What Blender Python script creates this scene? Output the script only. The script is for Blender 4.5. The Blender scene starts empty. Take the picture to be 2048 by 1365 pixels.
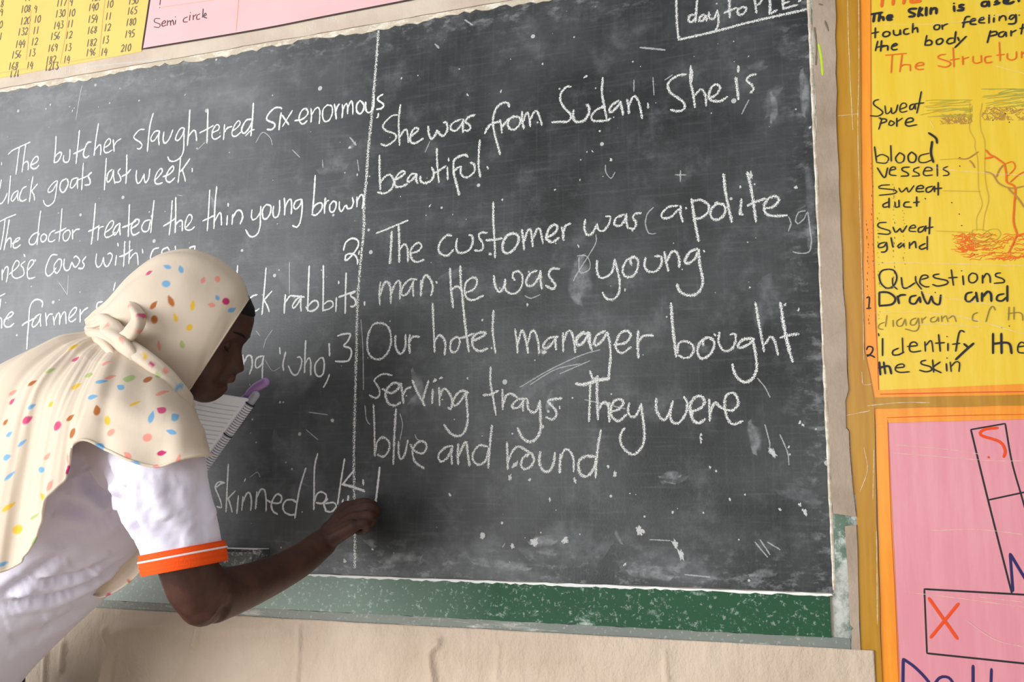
import bpy, bmesh, math, random
import numpy as np
from mathutils import Vector, noise as mnoise

# ---------------------------------------------------------------- camera, world, lights
S = bpy.context.scene
COL = S.collection
FPX, CX, CY = 1952.0, 1024.0, 682.5
CAM_H = 1.05
ex = np.array([5504, -276, -1952.0]); ex /= np.linalg.norm(ex)
ez = np.array([167, -10480, 1952.0]); ez -= ex * ez.dot(ex); ez /= np.linalg.norm(ez)
ey = np.cross(ez, ex)
R = np.array([ex, ey, ez])                      # camera axes (right, down, forward) -> world
DIST = 1.5607                                   # lens to wall, metres
CAM = np.array([0.0, -DIST, CAM_H])
cd = bpy.data.cameras.new('camera'); cam = bpy.data.objects.new('camera', cd); COL.objects.link(cam)
cd.sensor_width = 36.0; cd.sensor_fit = 'HORIZONTAL'; cd.lens = FPX / 2048 * 36.0; cd.clip_start = 0.05
from mathutils import Matrix
m = Matrix.Identity(4)
for r in range(3):
    m[r][0], m[r][1], m[r][2], m[r][3] = R[r, 0], -R[r, 1], -R[r, 2], CAM[r]
cam.matrix_world = m
S.camera = cam
S.view_settings.view_transform = 'Standard'; S.view_settings.look = 'None'
S.view_settings.exposure = 0.0; S.view_settings.gamma = 1.0; S.view_settings.use_curve_mapping = False

wd = bpy.data.worlds.new('daylit_room'); S.world = wd; wd.use_nodes = True
bg = wd.node_tree.nodes['Background']; bg.inputs[0].default_value = (0.97, 0.98, 1.0, 1); bg.inputs[1].default_value = 0.47

def area(name, loc, aim, sx, sy, power, color=(1, 1, 1)):
    l = bpy.data.lights.new(name, 'AREA'); l.shape = 'RECTANGLE'; l.size = sx; l.size_y = sy
    l.energy = power; l.color = color
    o = bpy.data.objects.new(name, l); COL.objects.link(o); o.location = loc
    o.rotation_euler = (Vector(aim) - Vector(loc)).to_track_quat('-Z', 'Y').to_euler()
    return o
# daylight from unseen windows on the left; soft fill light added behind the camera
area('window_daylight', (-3.3, -3.2, 1.02), (-1.35, -0.2, .82), 3.2, 2.0, 205, (0.98, 0.99, 1.0))
area('rear_fill', (-0.6, -4.2, 1.9), (-0.7, 0, 1.0), 2.2, 1.8, 22, (1.0, 0.98, 0.95))

# ---------------------------------------------------------------- helpers
def Q(px, py, Y=0.0):
    """the point of the room seen at a place in the photograph, at distance -Y in front of the wall"""
    r = np.array([(px - CX) / FPX, (py - CY) / FPX, 1.0]); z = (DIST + Y) / (ey @ r)
    p = r * z
    return np.array([ex @ p, Y, ez @ p + CAM_H])
def proj(P):
    P = np.atleast_2d(P); c = (P - CAM) @ R
    return np.stack([c[:, 0] / c[:, 2] * FPX + CX, c[:, 1] / c[:, 2] * FPX + CY, c[:, 2]], 1)
def lin(r, g, b):
    f = lambda v: (v / 255 / 12.92) if v / 255 <= 0.04045 else ((v / 255 + 0.055) / 1.055) ** 2.4
    return (f(r), f(g), f(b), 1.0)

def empty(name, loc, label, cat, group=None):
    o = bpy.data.objects.new(name, None); COL.objects.link(o); o.location = loc; o.empty_display_size = 0.05
    return tag(o, label, cat, group)
def tag(o, label, cat, group=None):
    o['label'] = label; o['category'] = cat
    if group: o['group'] = group
    return o
def mesh_obj(name, verts, faces, mats, parent=None, smooth=False, origin=None, fmat=None, uvs=None, label=None):
    verts = np.asarray(verts, float)
    base = np.array([0.0, 0, 0]); q = parent
    if parent is not None:
        while q is not None: base = base + np.array(q.location); q = q.parent
    off = np.array([0.0, 0, 0]) if origin is None else np.asarray(origin, float) - base
    me = bpy.data.meshes.new(name)
    me.from_pydata([tuple(v) for v in verts - base - off], [], [tuple(int(i) for i in f) for f in faces])
    if not isinstance(mats, (list, tuple)): mats = [mats]
    for mm in mats: me.materials.append(mm)
    if fmat is not None: me.polygons.foreach_set('material_index', np.asarray(fmat, np.int32))
    if smooth: me.polygons.foreach_set('use_smooth', np.ones(len(me.polygons), bool))
    if uvs is not None:
        uv = me.uv_layers.new(name='UVMap'); li = np.zeros(len(me.loops), np.int32); me.loops.foreach_get('vertex_index', li)
        uv.data.foreach_set('uv', np.asarray(uvs, np.float32)[li].ravel())
    me.update()
    o = bpy.data.objects.new(name, me); COL.objects.link(o)
    o.location = off
    if parent is not None: o.parent = parent
    if label: o['label'] = label
    return o
def crom(P, step):
    """Catmull-Rom through points, resampled about every `step`"""
    P = np.asarray(P, float)
    if len(P) < 3:
        n = max(2, int(np.linalg.norm(P[-1] - P[0]) / step) + 1)
        return P[0] + (P[-1] - P[0]) * np.linspace(0, 1, n)[:, None] if len(P) == 2 else P
    E = np.vstack([2 * P[0] - P[1], P, 2 * P[-1] - P[-2]]); out = []
    for i in range(1, len(E) - 2):
        p0, p1, p2, p3 = E[i - 1], E[i], E[i + 1], E[i + 2]
        n = max(1, int(np.linalg.norm(p2 - p1) / step))
        for t in np.arange(n) / n:
            out.append(0.5 * (2 * p1 + (p2 - p0) * t + (2 * p0 - 5 * p1 + 4 * p2 - p3) * t * t + (3 * p1 - p0 - 3 * p2 + p3) * t ** 3))
    out.append(P[-1])
    return np.array(out)
def interp(xs, ys, x):
    return np.interp(x, xs, ys)

class MB:
    """collects pieces of one mesh"""
    def __init__(s): s.v = []; s.f = []; s.m = []; s.uv = []
    def add(s, v, f, mi=0, uv=None):
        b = len(s.v); s.v += [tuple(p) for p in v]; s.f += [tuple(i + b for i in q) for q in f]; s.m += [mi] * len(f)
        s.uv += [tuple(t) for t in uv] if uv is not None else [(0, 0)] * len(v)
    def build(s, name, mats, parent=None, smooth=False, origin=None, label=None):
        return mesh_obj(name, s.v, s.f, mats, parent, smooth, origin, s.m, s.uv, label)

def ribbon(mb, pts, w, Y, lift=0.0006, mi=0, jitter=0.0, rnd=random, v0=0.0):
    """a drawn stroke lying on the wall plane: pts (x,z) in metres, full width w, low domed section"""
    P = np.asarray(pts, float)
    if len(P) < 2: P = np.vstack([P[0] - [w * .3, 0], P[0] + [w * .3, 0]])
    d = np.gradient(P, axis=0); n = np.stack([-d[:, 1], d[:, 0]], 1); n /= np.maximum(np.linalg.norm(n, axis=1), 1e-9)[:, None]
    L = np.concatenate([[0], np.cumsum(np.linalg.norm(np.diff(P, axis=0), axis=1))])
    t0 = d[0] / max(np.linalg.norm(d[0]), 1e-9); t1 = d[-1] / max(np.linalg.norm(d[-1]), 1e-9)
    V = []; U = []
    k = len(P)
    for i in range(k):
        ww = w * .5 * (1 + jitter * (rnd.random() - .5))
        if i == 0 or i == k - 1: ww *= .75
        p = P[i]
        for s_, hh in ((-1, 0.15), (0, 1), (1, 0.15)):
            q = p + n[i] * ww * s_
            V.append((q[0], Y - lift * hh, q[1])); U.append((L[i] + v0, s_))
    F = []
    for i in range(k - 1):
        for j in (0, 1):
            a = i * 3 + j; F.append((a, a + 1, a + 4, a + 3))
    # blunt rounded ends
    for i, t_, sg in ((0, -t0, 1), (k - 1, t1, -1)):
        b = len(V); q = P[i] + t_ * w * .3; V.append((q[0], Y - lift * .15, q[1])); U.append((L[i], 0.9))
        a = i * 3
        F += [(a, b, a + 1), (a + 1, b, a + 2)] if sg > 0 else [(a, a + 1, b), (a + 1, a + 2, b)]
    mb.add(V, F, mi, U)

def parse(txt):
    return [[tuple(float(c) for c in p.split(',')) for p in s.split()] for s in txt.split(';') if s.strip()]
def wall_pts(stroke, ox, oy, sc, Y):
    return np.array([[q[0], q[2]] for q in (Q(ox + x * sc, oy + y * sc, Y) for x, y in stroke)])

def slab(mb, poly, Yf, th, mi=0):
    """flat sheet on the wall: poly is a list of (x,z) in metres (any winding), front at Yf"""
    n = len(poly)
    V = [(x, Yf, z) for x, z in poly] + [(x, Yf + th, z) for x, z in poly]
    ar = sum(poly[i][0] * poly[(i + 1) % n][1] - poly[(i + 1) % n][0] * poly[i][1] for i in range(n))
    idx = list(range(n)) if ar > 0 else list(range(n))[::-1]
    F = [tuple(idx), tuple(i + n for i in idx[::-1])]
    for a in range(n):
        i, j = idx[a], idx[(a + 1) % n]; F.append((i, i + n, j + n, j))
    mb.add(V, F, mi)
def pxpoly(pts, Y): return [(q[0], q[2]) for q in (Q(x, y, Y) for x, y in pts)]
def ragged(poly, step, amp, rnd):
    out = []
    for i in range(len(poly)):
        a = np.array(poly[i]); b = np.array(poly[(i + 1) % len(poly)]); n = max(1, int(np.linalg.norm(b - a) / step))
        for k in range(n): out.append(tuple(a + (b - a) * k / n + np.array([rnd.uniform(-amp, amp), rnd.uniform(-amp, amp)]) * (1 if k else 0.4)))
    return out

# ---------------------------------------------------------------- materials
def newmat(name):
    m_ = bpy.data.materials.new(name); m_.use_nodes = True
    nt = m_.node_tree; b = nt.nodes['Principled BSDF']
    return m_, nt, b
def plain(name, col, rough=0.6, spec=0.4, bump=None, var=0.0, vscale=8.0, sheen=0.0):
    m_, nt, b = newmat(name); N = nt.nodes; L = nt.links
    b.inputs['Base Color'].default_value = col; b.inputs['Roughness'].default_value = rough
    b.inputs['Specular IOR Level'].default_value = spec
    if sheen: b.inputs['Sheen Weight'].default_value = sheen
    g = N.new('ShaderNodeNewGeometry')
    if var:
        t = N.new('ShaderNodeTexNoise'); t.inputs['Scale'].default_value = vscale; t.inputs['Detail'].default_value = 5
        L.new(g.outputs['Position'], t.inputs['Vector'])
        mx = N.new('ShaderNodeMix'); mx.data_type = 'RGBA'
        mx.inputs['A'].default_value = tuple(c * (1 - var) for c in col[:3]) + (1,)
        mx.inputs['B'].default_value = tuple(min(1, c * (1 + var)) for c in col[:3]) + (1,)
        rp = N.new('ShaderNodeMapRange'); rp.inputs[1].default_value = .3; rp.inputs[2].default_value = .7
        L.new(t.outputs['Fac'], rp.inputs[0]); L.new(rp.outputs[0], mx.inputs['Factor']); L.new(mx.outputs['Result'], b.inputs['Base Color'])
    if bump:
        sc, st = bump
        t = N.new('ShaderNodeTexNoise'); t.inputs['Scale'].default_value = sc; t.inputs['Detail'].default_value = 4
        L.new(g.outputs['Position'], t.inputs['Vector'])
        bp = N.new('ShaderNodeBump'); bp.inputs['Strength'].default_value = st; bp.inputs['Distance'].default_value = 0.002
        L.new(t.outputs['Fac'], bp.inputs['Height']); L.new(bp.outputs['Normal'], b.inputs['Normal'])
    return m_
class NT:
    """short-hand for building node graphs"""
    def __init__(s, nt): s.N = nt.nodes; s.L = nt.links
    def pos(s, sx=1, sy=1, sz=1):
        g = s.N.new('ShaderNodeNewGeometry'); v = s.N.new('ShaderNodeVectorMath'); v.operation = 'MULTIPLY'
        s.L.new(g.outputs['Position'], v.inputs[0]); v.inputs[1].default_value = (sx, sy, sz); return v.outputs[0]
    def xyz(s):
        g = s.N.new('ShaderNodeNewGeometry'); x = s.N.new('ShaderNodeSeparateXYZ'); s.L.new(g.outputs['Position'], x.inputs[0]); return x.outputs
    def noise(s, vec, scale, detail=4, rough=.55):
        t = s.N.new('ShaderNodeTexNoise'); t.inputs['Scale'].default_value = scale; t.inputs['Detail'].default_value = detail
        t.inputs['Roughness'].default_value = rough; s.L.new(vec, t.inputs['Vector']); return t.outputs['Fac']
    def vor(s, vec, scale):
        t = s.N.new('ShaderNodeTexVoronoi'); t.inputs['Scale'].default_value = scale; s.L.new(vec, t.inputs['Vector']); return t.outputs
    def m(s, op, a, b=None, c=None, clamp=False):
        t = s.N.new('ShaderNodeMath'); t.operation = op; t.use_clamp = clamp
        for i, x in enumerate((a, b, c)):
            if x is None: continue
            if isinstance(x, (int, float)): t.inputs[i].default_value = x
            else: s.L.new(x, t.inputs[i])
        return t.outputs[0]
    def map(s, x, a, b, lo=0.0, hi=1.0, smooth=True):
        t = s.N.new('ShaderNodeMapRange'); t.inputs[1].default_value = a; t.inputs[2].default_value = b
        t.inputs[3].default_value = lo; t.inputs[4].default_value = hi
        if smooth: t.interpolation_type = 'SMOOTHSTEP'
        s.L.new(x, t.inputs[0]); return t.outputs[0]
    def mix(s, f, a, b):
        t = s.N.new('ShaderNodeMix'); t.data_type = 'RGBA'
        for k, x in (('Factor', f), ('A', a), ('B', b)):
            if isinstance(x, (int, float, tuple)): t.inputs[k].default_value = x
            else: s.L.new(x, t.inputs[k])
        return t.outputs['Result']
    def out(s, nt, b, alpha):
        tr = s.N.new('ShaderNodeBsdfTransparent'); mx = s.N.new('ShaderNodeMixShader')
        s.L.new(alpha, mx.inputs[0]); s.L.new(tr.outputs[0], mx.inputs[1]); s.L.new(b.outputs[0], mx.inputs[2])
        s.L.new(mx.outputs[0], nt.nodes['Material Output'].inputs['Surface'])

def chalk(name, col, dens, bias, grain=620.0, core=.85, amp=2.2):
    """chalk dust drawn on a rough board: broken by the board's grain, denser along the middle of a stroke"""
    m_, nt, b = newmat(name); g = NT(nt)
    b.inputs['Base Color'].default_value = col; b.inputs['Roughness'].default_value = .95; b.inputs['Specular IOR Level'].default_value = .1
    uv = g.N.new('ShaderNodeUVMap'); uv.uv_map = 'UVMap'; sp = g.N.new('ShaderNodeSeparateXYZ'); g.L.new(uv.outputs[0], sp.inputs[0])
    v2 = g.m('MULTIPLY', sp.outputs[1], sp.outputs[1])
    n = g.noise(g.pos(1, 0, 1), grain, 3, .6)
    a = g.m('MULTIPLY_ADD', v2, -core, core)
    a = g.m('ADD', a, g.m('MULTIPLY', g.m('SUBTRACT', n, .5), amp))
    a = g.map(a, bias, bias + .45, 0, dens)
    g.out(nt, b, a)
    return m_
def smudge(name, col, dens):
    m_, nt, b = newmat(name); g = NT(nt)
    b.inputs['Base Color'].default_value = col; b.inputs['Roughness'].default_value = .95; b.inputs['Specular IOR Level'].default_value = .1
    uv = g.N.new('ShaderNodeUVMap'); uv.uv_map = 'UVMap'; sp = g.N.new('ShaderNodeSeparateXYZ'); g.L.new(uv.outputs[0], sp.inputs[0])
    v2 = g.m('MULTIPLY', sp.outputs[1], sp.outputs[1])
    a = g.map(v2, 1.0, 0.0, 0, 1)
    n = g.map(g.noise(g.pos(60, 0, 60), 1.0, 6, .7), .3, .75, .15, 1)
    g.out(nt, b, g.m('MULTIPLY', g.m('MULTIPLY', a, n), dens))
    return m_
# ---------------------------------------------------------------- handwriting, traced stroke by stroke
# each entry: words, (x0, y0, scale) of the tracing sheet, strokes "x,y x,y; ..."
T_LEFT = [
 ('The butcher slaughtered six enormous', [((0,180,.1953), """
85,660 130,620 200,585 310,535;200,585 185,700 165,865;265,560 245,700 228,840;232,770 262,738 285,735 292,770 290,820;
318,770 370,745 395,710 380,680 350,700 322,750 318,790 345,808 375,800 398,775;18,742 18,768;
575,475 570,600 555,745;555,745 590,735 620,690 632,650 612,640 580,665 565,690;655,670 650,715 665,740 700,735 715,690 718,610;
815,415 800,560 780,755;755,655 800,635 860,605;935,535 900,540 870,600 855,660 868,690 890,692 912,675;
1010,345 985,500 965,670;970,620 1010,570 1030,565 1035,610 1030,665;1075,590 1120,560 1135,520 1115,500 1080,540 1065,600 1075,640 1110,640 1150,615;
1160,510 1165,560 1170,630;1165,580 1195,530 1240,500;1480,405 1430,410 1375,470 1380,500 1440,540 1455,575 1430,605 1405,600;
1570,240 1535,380 1510,630;1630,420 1590,425 1550,480 1550,520 1580,520 1620,460 1635,420;1635,420 1625,500 1632,565;
1680,430 1672,500 1680,540 1705,540 1740,490 1770,410;1885,390 1850,395 1810,460 1800,510 1830,515 1870,460 1888,400;1888,390 1885,500 1880,620 1850,690 1790,730 1740,725 1718,685;
1945,205 1935,400 1920,570;1930,480 1970,425 1995,415 2008,450 2015,520"""), ((380,180,.1953), """
185,205 180,380 175,545;100,440 180,400 240,365;225,440 290,410 300,370 275,355 240,400 225,460 240,500 275,500 315,470;
355,355 350,430 345,510;350,440 385,390 430,375;440,420 490,380 515,340 500,315 465,350 435,420 435,465 470,475 525,430;
625,300 580,310 540,370 530,420 555,445 600,400 640,320;650,135 640,300 625,470;570,470 620,420 660,405;
930,180 870,185 810,240 785,295 810,320 860,340 870,370 840,405 790,405;935,235 920,330 913,410;936,182 938,195;
945,260 980,310 1012,355;1050,210 1000,290 948,375;1075,315 1150,300 1205,250 1200,200 1165,195 1130,240 1118,300 1140,345 1170,345 1200,315;
1240,190 1245,260 1240,330;1245,260 1280,200 1310,180 1330,210 1330,280 1325,345;1410,150 1365,200 1360,280 1385,325 1430,305 1460,230 1450,165 1405,155;
1480,145 1490,220 1500,300;1492,230 1505,180 1530,145;1560,150 1565,210 1558,285;1563,210 1590,150 1605,140 1615,180 1615,245;1615,190 1640,130 1655,110 1668,160 1668,250;
1740,110 1710,150 1708,215 1740,245 1775,210 1780,150 1745,110;1800,125 1800,190 1820,230 1850,225 1880,170 1885,60;
1975,45 1930,75 1925,105 1970,135 1985,160 1960,190 1910,200;1930,240 1925,280 1912,285""")]),
 ('black goats last week', [((0,180,.1953), """
110,880 100,1000 85,1165;15,920 0,1010 -20,1100;75,1060 50,1120 20,1160 -10,1168;185,1030 140,1060 115,1120 130,1140 165,1100 188,1045;188,1040 180,1090 188,1135;
270,990 235,1010 205,1080 205,1125 235,1140 270,1120;340,885 320,1000 303,1145;385,965 330,1030 320,1040;325,1035 350,1080 355,1130;
580,930 540,960 495,1020 500,1050 540,1030 580,960;590,930 575,1050 560,1130 530,1170 490,1190 460,1170 445,1130;
680,910 630,940 615,1010 640,1050 670,1030 700,960 690,915;790,900 740,920 720,990 740,1005 780,960 800,905;800,900 795,960 795,1010;
855,750 845,900 838,1025;790,925 845,905 900,880;940,845 910,870 905,890 925,930 915,970 870,975;1090,700 1080,860 1070,1025;
1150,815 1110,850 1095,920 1110,945 1145,900 1165,825;1165,820 1165,890 1178,960;1235,805 1210,840 1230,885 1240,920 1215,945 1180,945;
1300,665 1298,820 1290,960;1250,885 1300,860 1340,815;1400,825 1395,900 1410,955 1440,940 1475,870;1475,860 1480,920 1495,950 1525,900 1535,810;
1585,930 1640,870 1665,830 1650,805 1615,840 1590,900 1590,950 1620,965 1665,950;1670,890 1740,860 1780,810 1770,780 1725,830 1700,900 1715,940 1750,940 1790,900;
1850,700 1840,820 1825,950;1945,705 1880,800 1845,840;1865,815 1885,870 1900,935;1970,802 1970,840""")]),
 ('The doctor treated the thin young brown', [((0,380,.23447), """
-10,275 60,240 135,210;45,250 30,370 5,510;80,255 60,380 35,515;45,460 75,415 95,420 95,490;105,460 160,430 170,410 145,415 120,450 115,490 140,495 175,470;
330,360 285,380 250,430 260,465 300,455 335,370;348,180 330,320 318,470;375,375 350,400 355,440 385,435 400,395 375,375;470,345 435,365 415,410 420,440 450,440 470,425;
530,160 520,300 505,440;470,370 520,350 565,325;565,350 540,380 545,430 575,430 600,380 590,345 560,350;620,340 620,420;620,370 650,340 680,335;
815,115 800,300 780,465;755,355 800,335 840,310;845,300 840,360 835,430;840,340 860,318 885,312;900,365 955,320 970,270 945,270 915,310 895,370 905,405 945,395 985,360;
1020,285 990,310 965,360 980,385 1010,345 1025,290;1025,285 1022,330 1027,385;1105,125 1100,260 1095,400;1045,320 1100,300 1160,265;
1125,330 1180,290 1185,255 1150,260 1120,320 1130,380 1160,380 1190,360;1280,255 1235,270 1210,320 1225,355 1265,345 1285,260;1315,90 1300,230 1287,365;
1470,90 1460,240 1445,385;1395,310 1460,270 1500,240;1500,65 1500,220 1495,365;1497,300 1530,265 1555,270 1555,350;
1590,320 1635,260 1635,220 1610,215 1585,270 1580,325 1605,345 1640,335 1660,315"""), ((380,380,.23447), """
170,0 160,180 148,350;110,265 165,240 215,215;229,-29 215,120 205,330;210,270 245,205 265,205 270,300;320,220 315,300;325,115 328,140;
365,210 360,295;365,240 400,180 435,180 450,230 430,290;530,170 525,220 535,255 570,240 600,190;605,140 600,230 600,300 580,370 540,400 505,390 475,340;
650,125 620,170 625,240 655,245 685,200 690,140 655,125;715,140 708,190 720,235 750,225 765,170 765,90;805,70 810,140 808,215;810,150 840,90 862,85 868,130 865,205;
950,80 905,95 885,140 905,165 940,130 955,85;955,80 958,150 950,230 935,290 910,318 875,305;1069,-124 1058,50 1045,200;1040,210 1075,215 1120,170 1130,125 1110,110 1070,130 1045,170;
1155,70 1150,130 1148,200;1152,140 1165,100 1185,90;1225,95 1195,130 1195,180 1220,190 1245,150 1245,105 1220,95;
1275,100 1275,160 1295,185 1320,140 1335,130;1335,130 1345,160 1375,155 1395,110 1385,65;1425,60 1425,145;1425,100 1455,45 1475,50 1480,100 1470,160""")]),
 ('inese cows with', [((0,380,.23447), """
-5,640 -8,720;20,680 20,770;20,720 50,660 70,665 65,740 55,785;80,720 150,660 165,620 140,605 110,660 105,730 140,755 185,740;
215,610 180,640 200,670 205,720 180,745;205,550 215,570;235,690 285,630 285,600 255,610 235,680 240,750 270,755 300,745;
490,555 440,560 400,640 390,700 410,735 445,715 480,665;500,590 465,640 465,690 490,710 520,660 525,600 500,590;
550,590 545,650 560,685 590,680 615,615;615,620 640,660 665,640 680,600 650,565 630,580;735,570 705,610 720,640 705,670 670,670;
825,545 818,620 835,660 865,640 885,575;885,575 890,630 915,655 945,610 960,560 940,540 920,550;995,560 985,645;1005,455 1010,480;
1065,440 1060,560 1055,655;1020,570 1065,555 1130,510;1108,435 1105,540 1100,630;1102,600 1140,550 1170,545 1180,640;1215,505 1220,540;
1355,495 1310,510 1285,570 1290,600;1430,490 1390,510 1380,540 1395,560;1430,490 1445,515;1495,480 1500,515;1665,480 1620,495 1630,525;1665,480 1660,520""")]),
 ('The farmer black rabbits', [((0,380,.23447), """
-5,912 45,885;8,930 0,1010;-2,1090 15,1105 15,1180;35,1110 95,1080 115,1050 90,1045 55,1090 35,1140 55,1170 90,1165 120,1140;
360,1000 365,960 330,935 285,950 255,1010 245,1150 235,1260 230,1360;190,1160 210,1140 270,1110 310,1090;340,1060 300,1090 275,1150 290,1170 330,1130 350,1065;350,1060 345,1110 350,1165;
390,1050 400,1160;395,1110 420,1065 450,1060;455,1080 465,1155;465,1120 490,1060 510,1060 510,1150;510,1110 540,1050 560,1050 565,1140;
590,1100 640,1050 655,1010 630,1010 595,1060 590,1110 615,1125 650,1100;685,1020 685,1130;685,1070 715,1030 750,1005;875,955 835,965 825,1000 835,1025;985,790 968,860"""), ((380,380,.23447), """
408,645 398,765;575,895 540,905 510,930 505,980 530,1020 560,1035 590,1015;650,665 635,850 615,1065;700,865 650,920 625,950;635,945 660,990 678,1040;
815,895 808,980 805,1055;815,960 850,910 880,905 975,915;950,905 905,940 875,990 885,1010 915,980 950,918;950,915 945,980 950,1035;
1018,650 1010,850 1005,1035;1010,990 1050,950 1085,950 1095,990 1065,1025 1020,1035 990,1000;1138,645 1138,850 1135,1035;1138,980 1180,950 1215,955 1220,990 1190,1015 1140,1030;
1250,920 1245,1040;1268,780 1270,800;1333,710 1328,880 1325,1055;1270,915 1330,895 1410,865;1410,870 1370,890 1375,910 1405,930 1415,970 1395,995 1370,995;1490,955 1490,985""")]),
 ("ing 'who,'", [((400,640,.3077), """
280,230 287,290;287,280 310,235 335,240 340,300 322,355;408,235 370,250 360,290 370,315 400,290 415,240;415,235 408,300 405,390;518,180 522,222;
557,210 540,290 545,330;575,300 600,350 630,357 655,310 662,265 650,242 632,245;688,135 683,240 680,345;682,290 705,250 720,270 720,360;
780,250 750,290 750,345 775,370 800,350 808,290 800,250 780,250;842,355 825,400 803,440;840,155 843,235"""), ((0,480,.3516), """
55,715 62,765;75,740 72,765""")]),
 ('-skinned/body', [((400,640,.3077), """
60,1190 72,1190;160,1060 125,1055 100,1085 115,1130 135,1180 140,1220 110,1215;105,1090 140,1065 160,1062;185,940 178,1080 170,1250;230,1115 195,1150 178,1170;185,1165 200,1210 210,1250;
250,1145 240,1260;296,1035 288,1052;280,1150 272,1240;278,1190 305,1130 325,1130 335,1180 330,1240;370,1120 362,1230;368,1160 395,1105 420,1110 430,1170 430,1245;
430,1170 470,1190 520,1190 530,1150 500,1135 470,1180 465,1220 480,1250 505,1265;600,1170 560,1175 540,1210 550,1250 590,1270 615,1265;600,1170 632,1190;688,965 650,1090 630,1200 617,1290;
765,870 745,960 742,1100 740,1235;745,1180 760,1135 790,1120 820,1140 815,1175 790,1195 755,1190;830,1165 805,1195 820,1245;815,1195 870,1190 885,1215 855,1248 815,1245;
940,905 915,1060 895,1200;930,1170 926,1190;965,1145 960,1190""")]),
]
T_NUM = [('2.', [((380,380,.23447), "1310,515 1330,450 1380,415 1430,430 1435,480 1390,550 1340,600 1325,605;1325,605 1330,560 1370,545 1410,560 1430,600 1430,635;1445,520 1440,550")]),
 ('3', [((400,640,.3077), "895,105 935,93 978,95 960,140 935,170 975,185 985,220 965,265 920,272 880,270")]),
 ('4.', [((400,640,.3077), "1005,975 960,1030 925,1075;925,1070 985,1085 1070,1115;1060,1040 1062,1075;1168,960 1155,1080 1138,1215")])]
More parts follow.
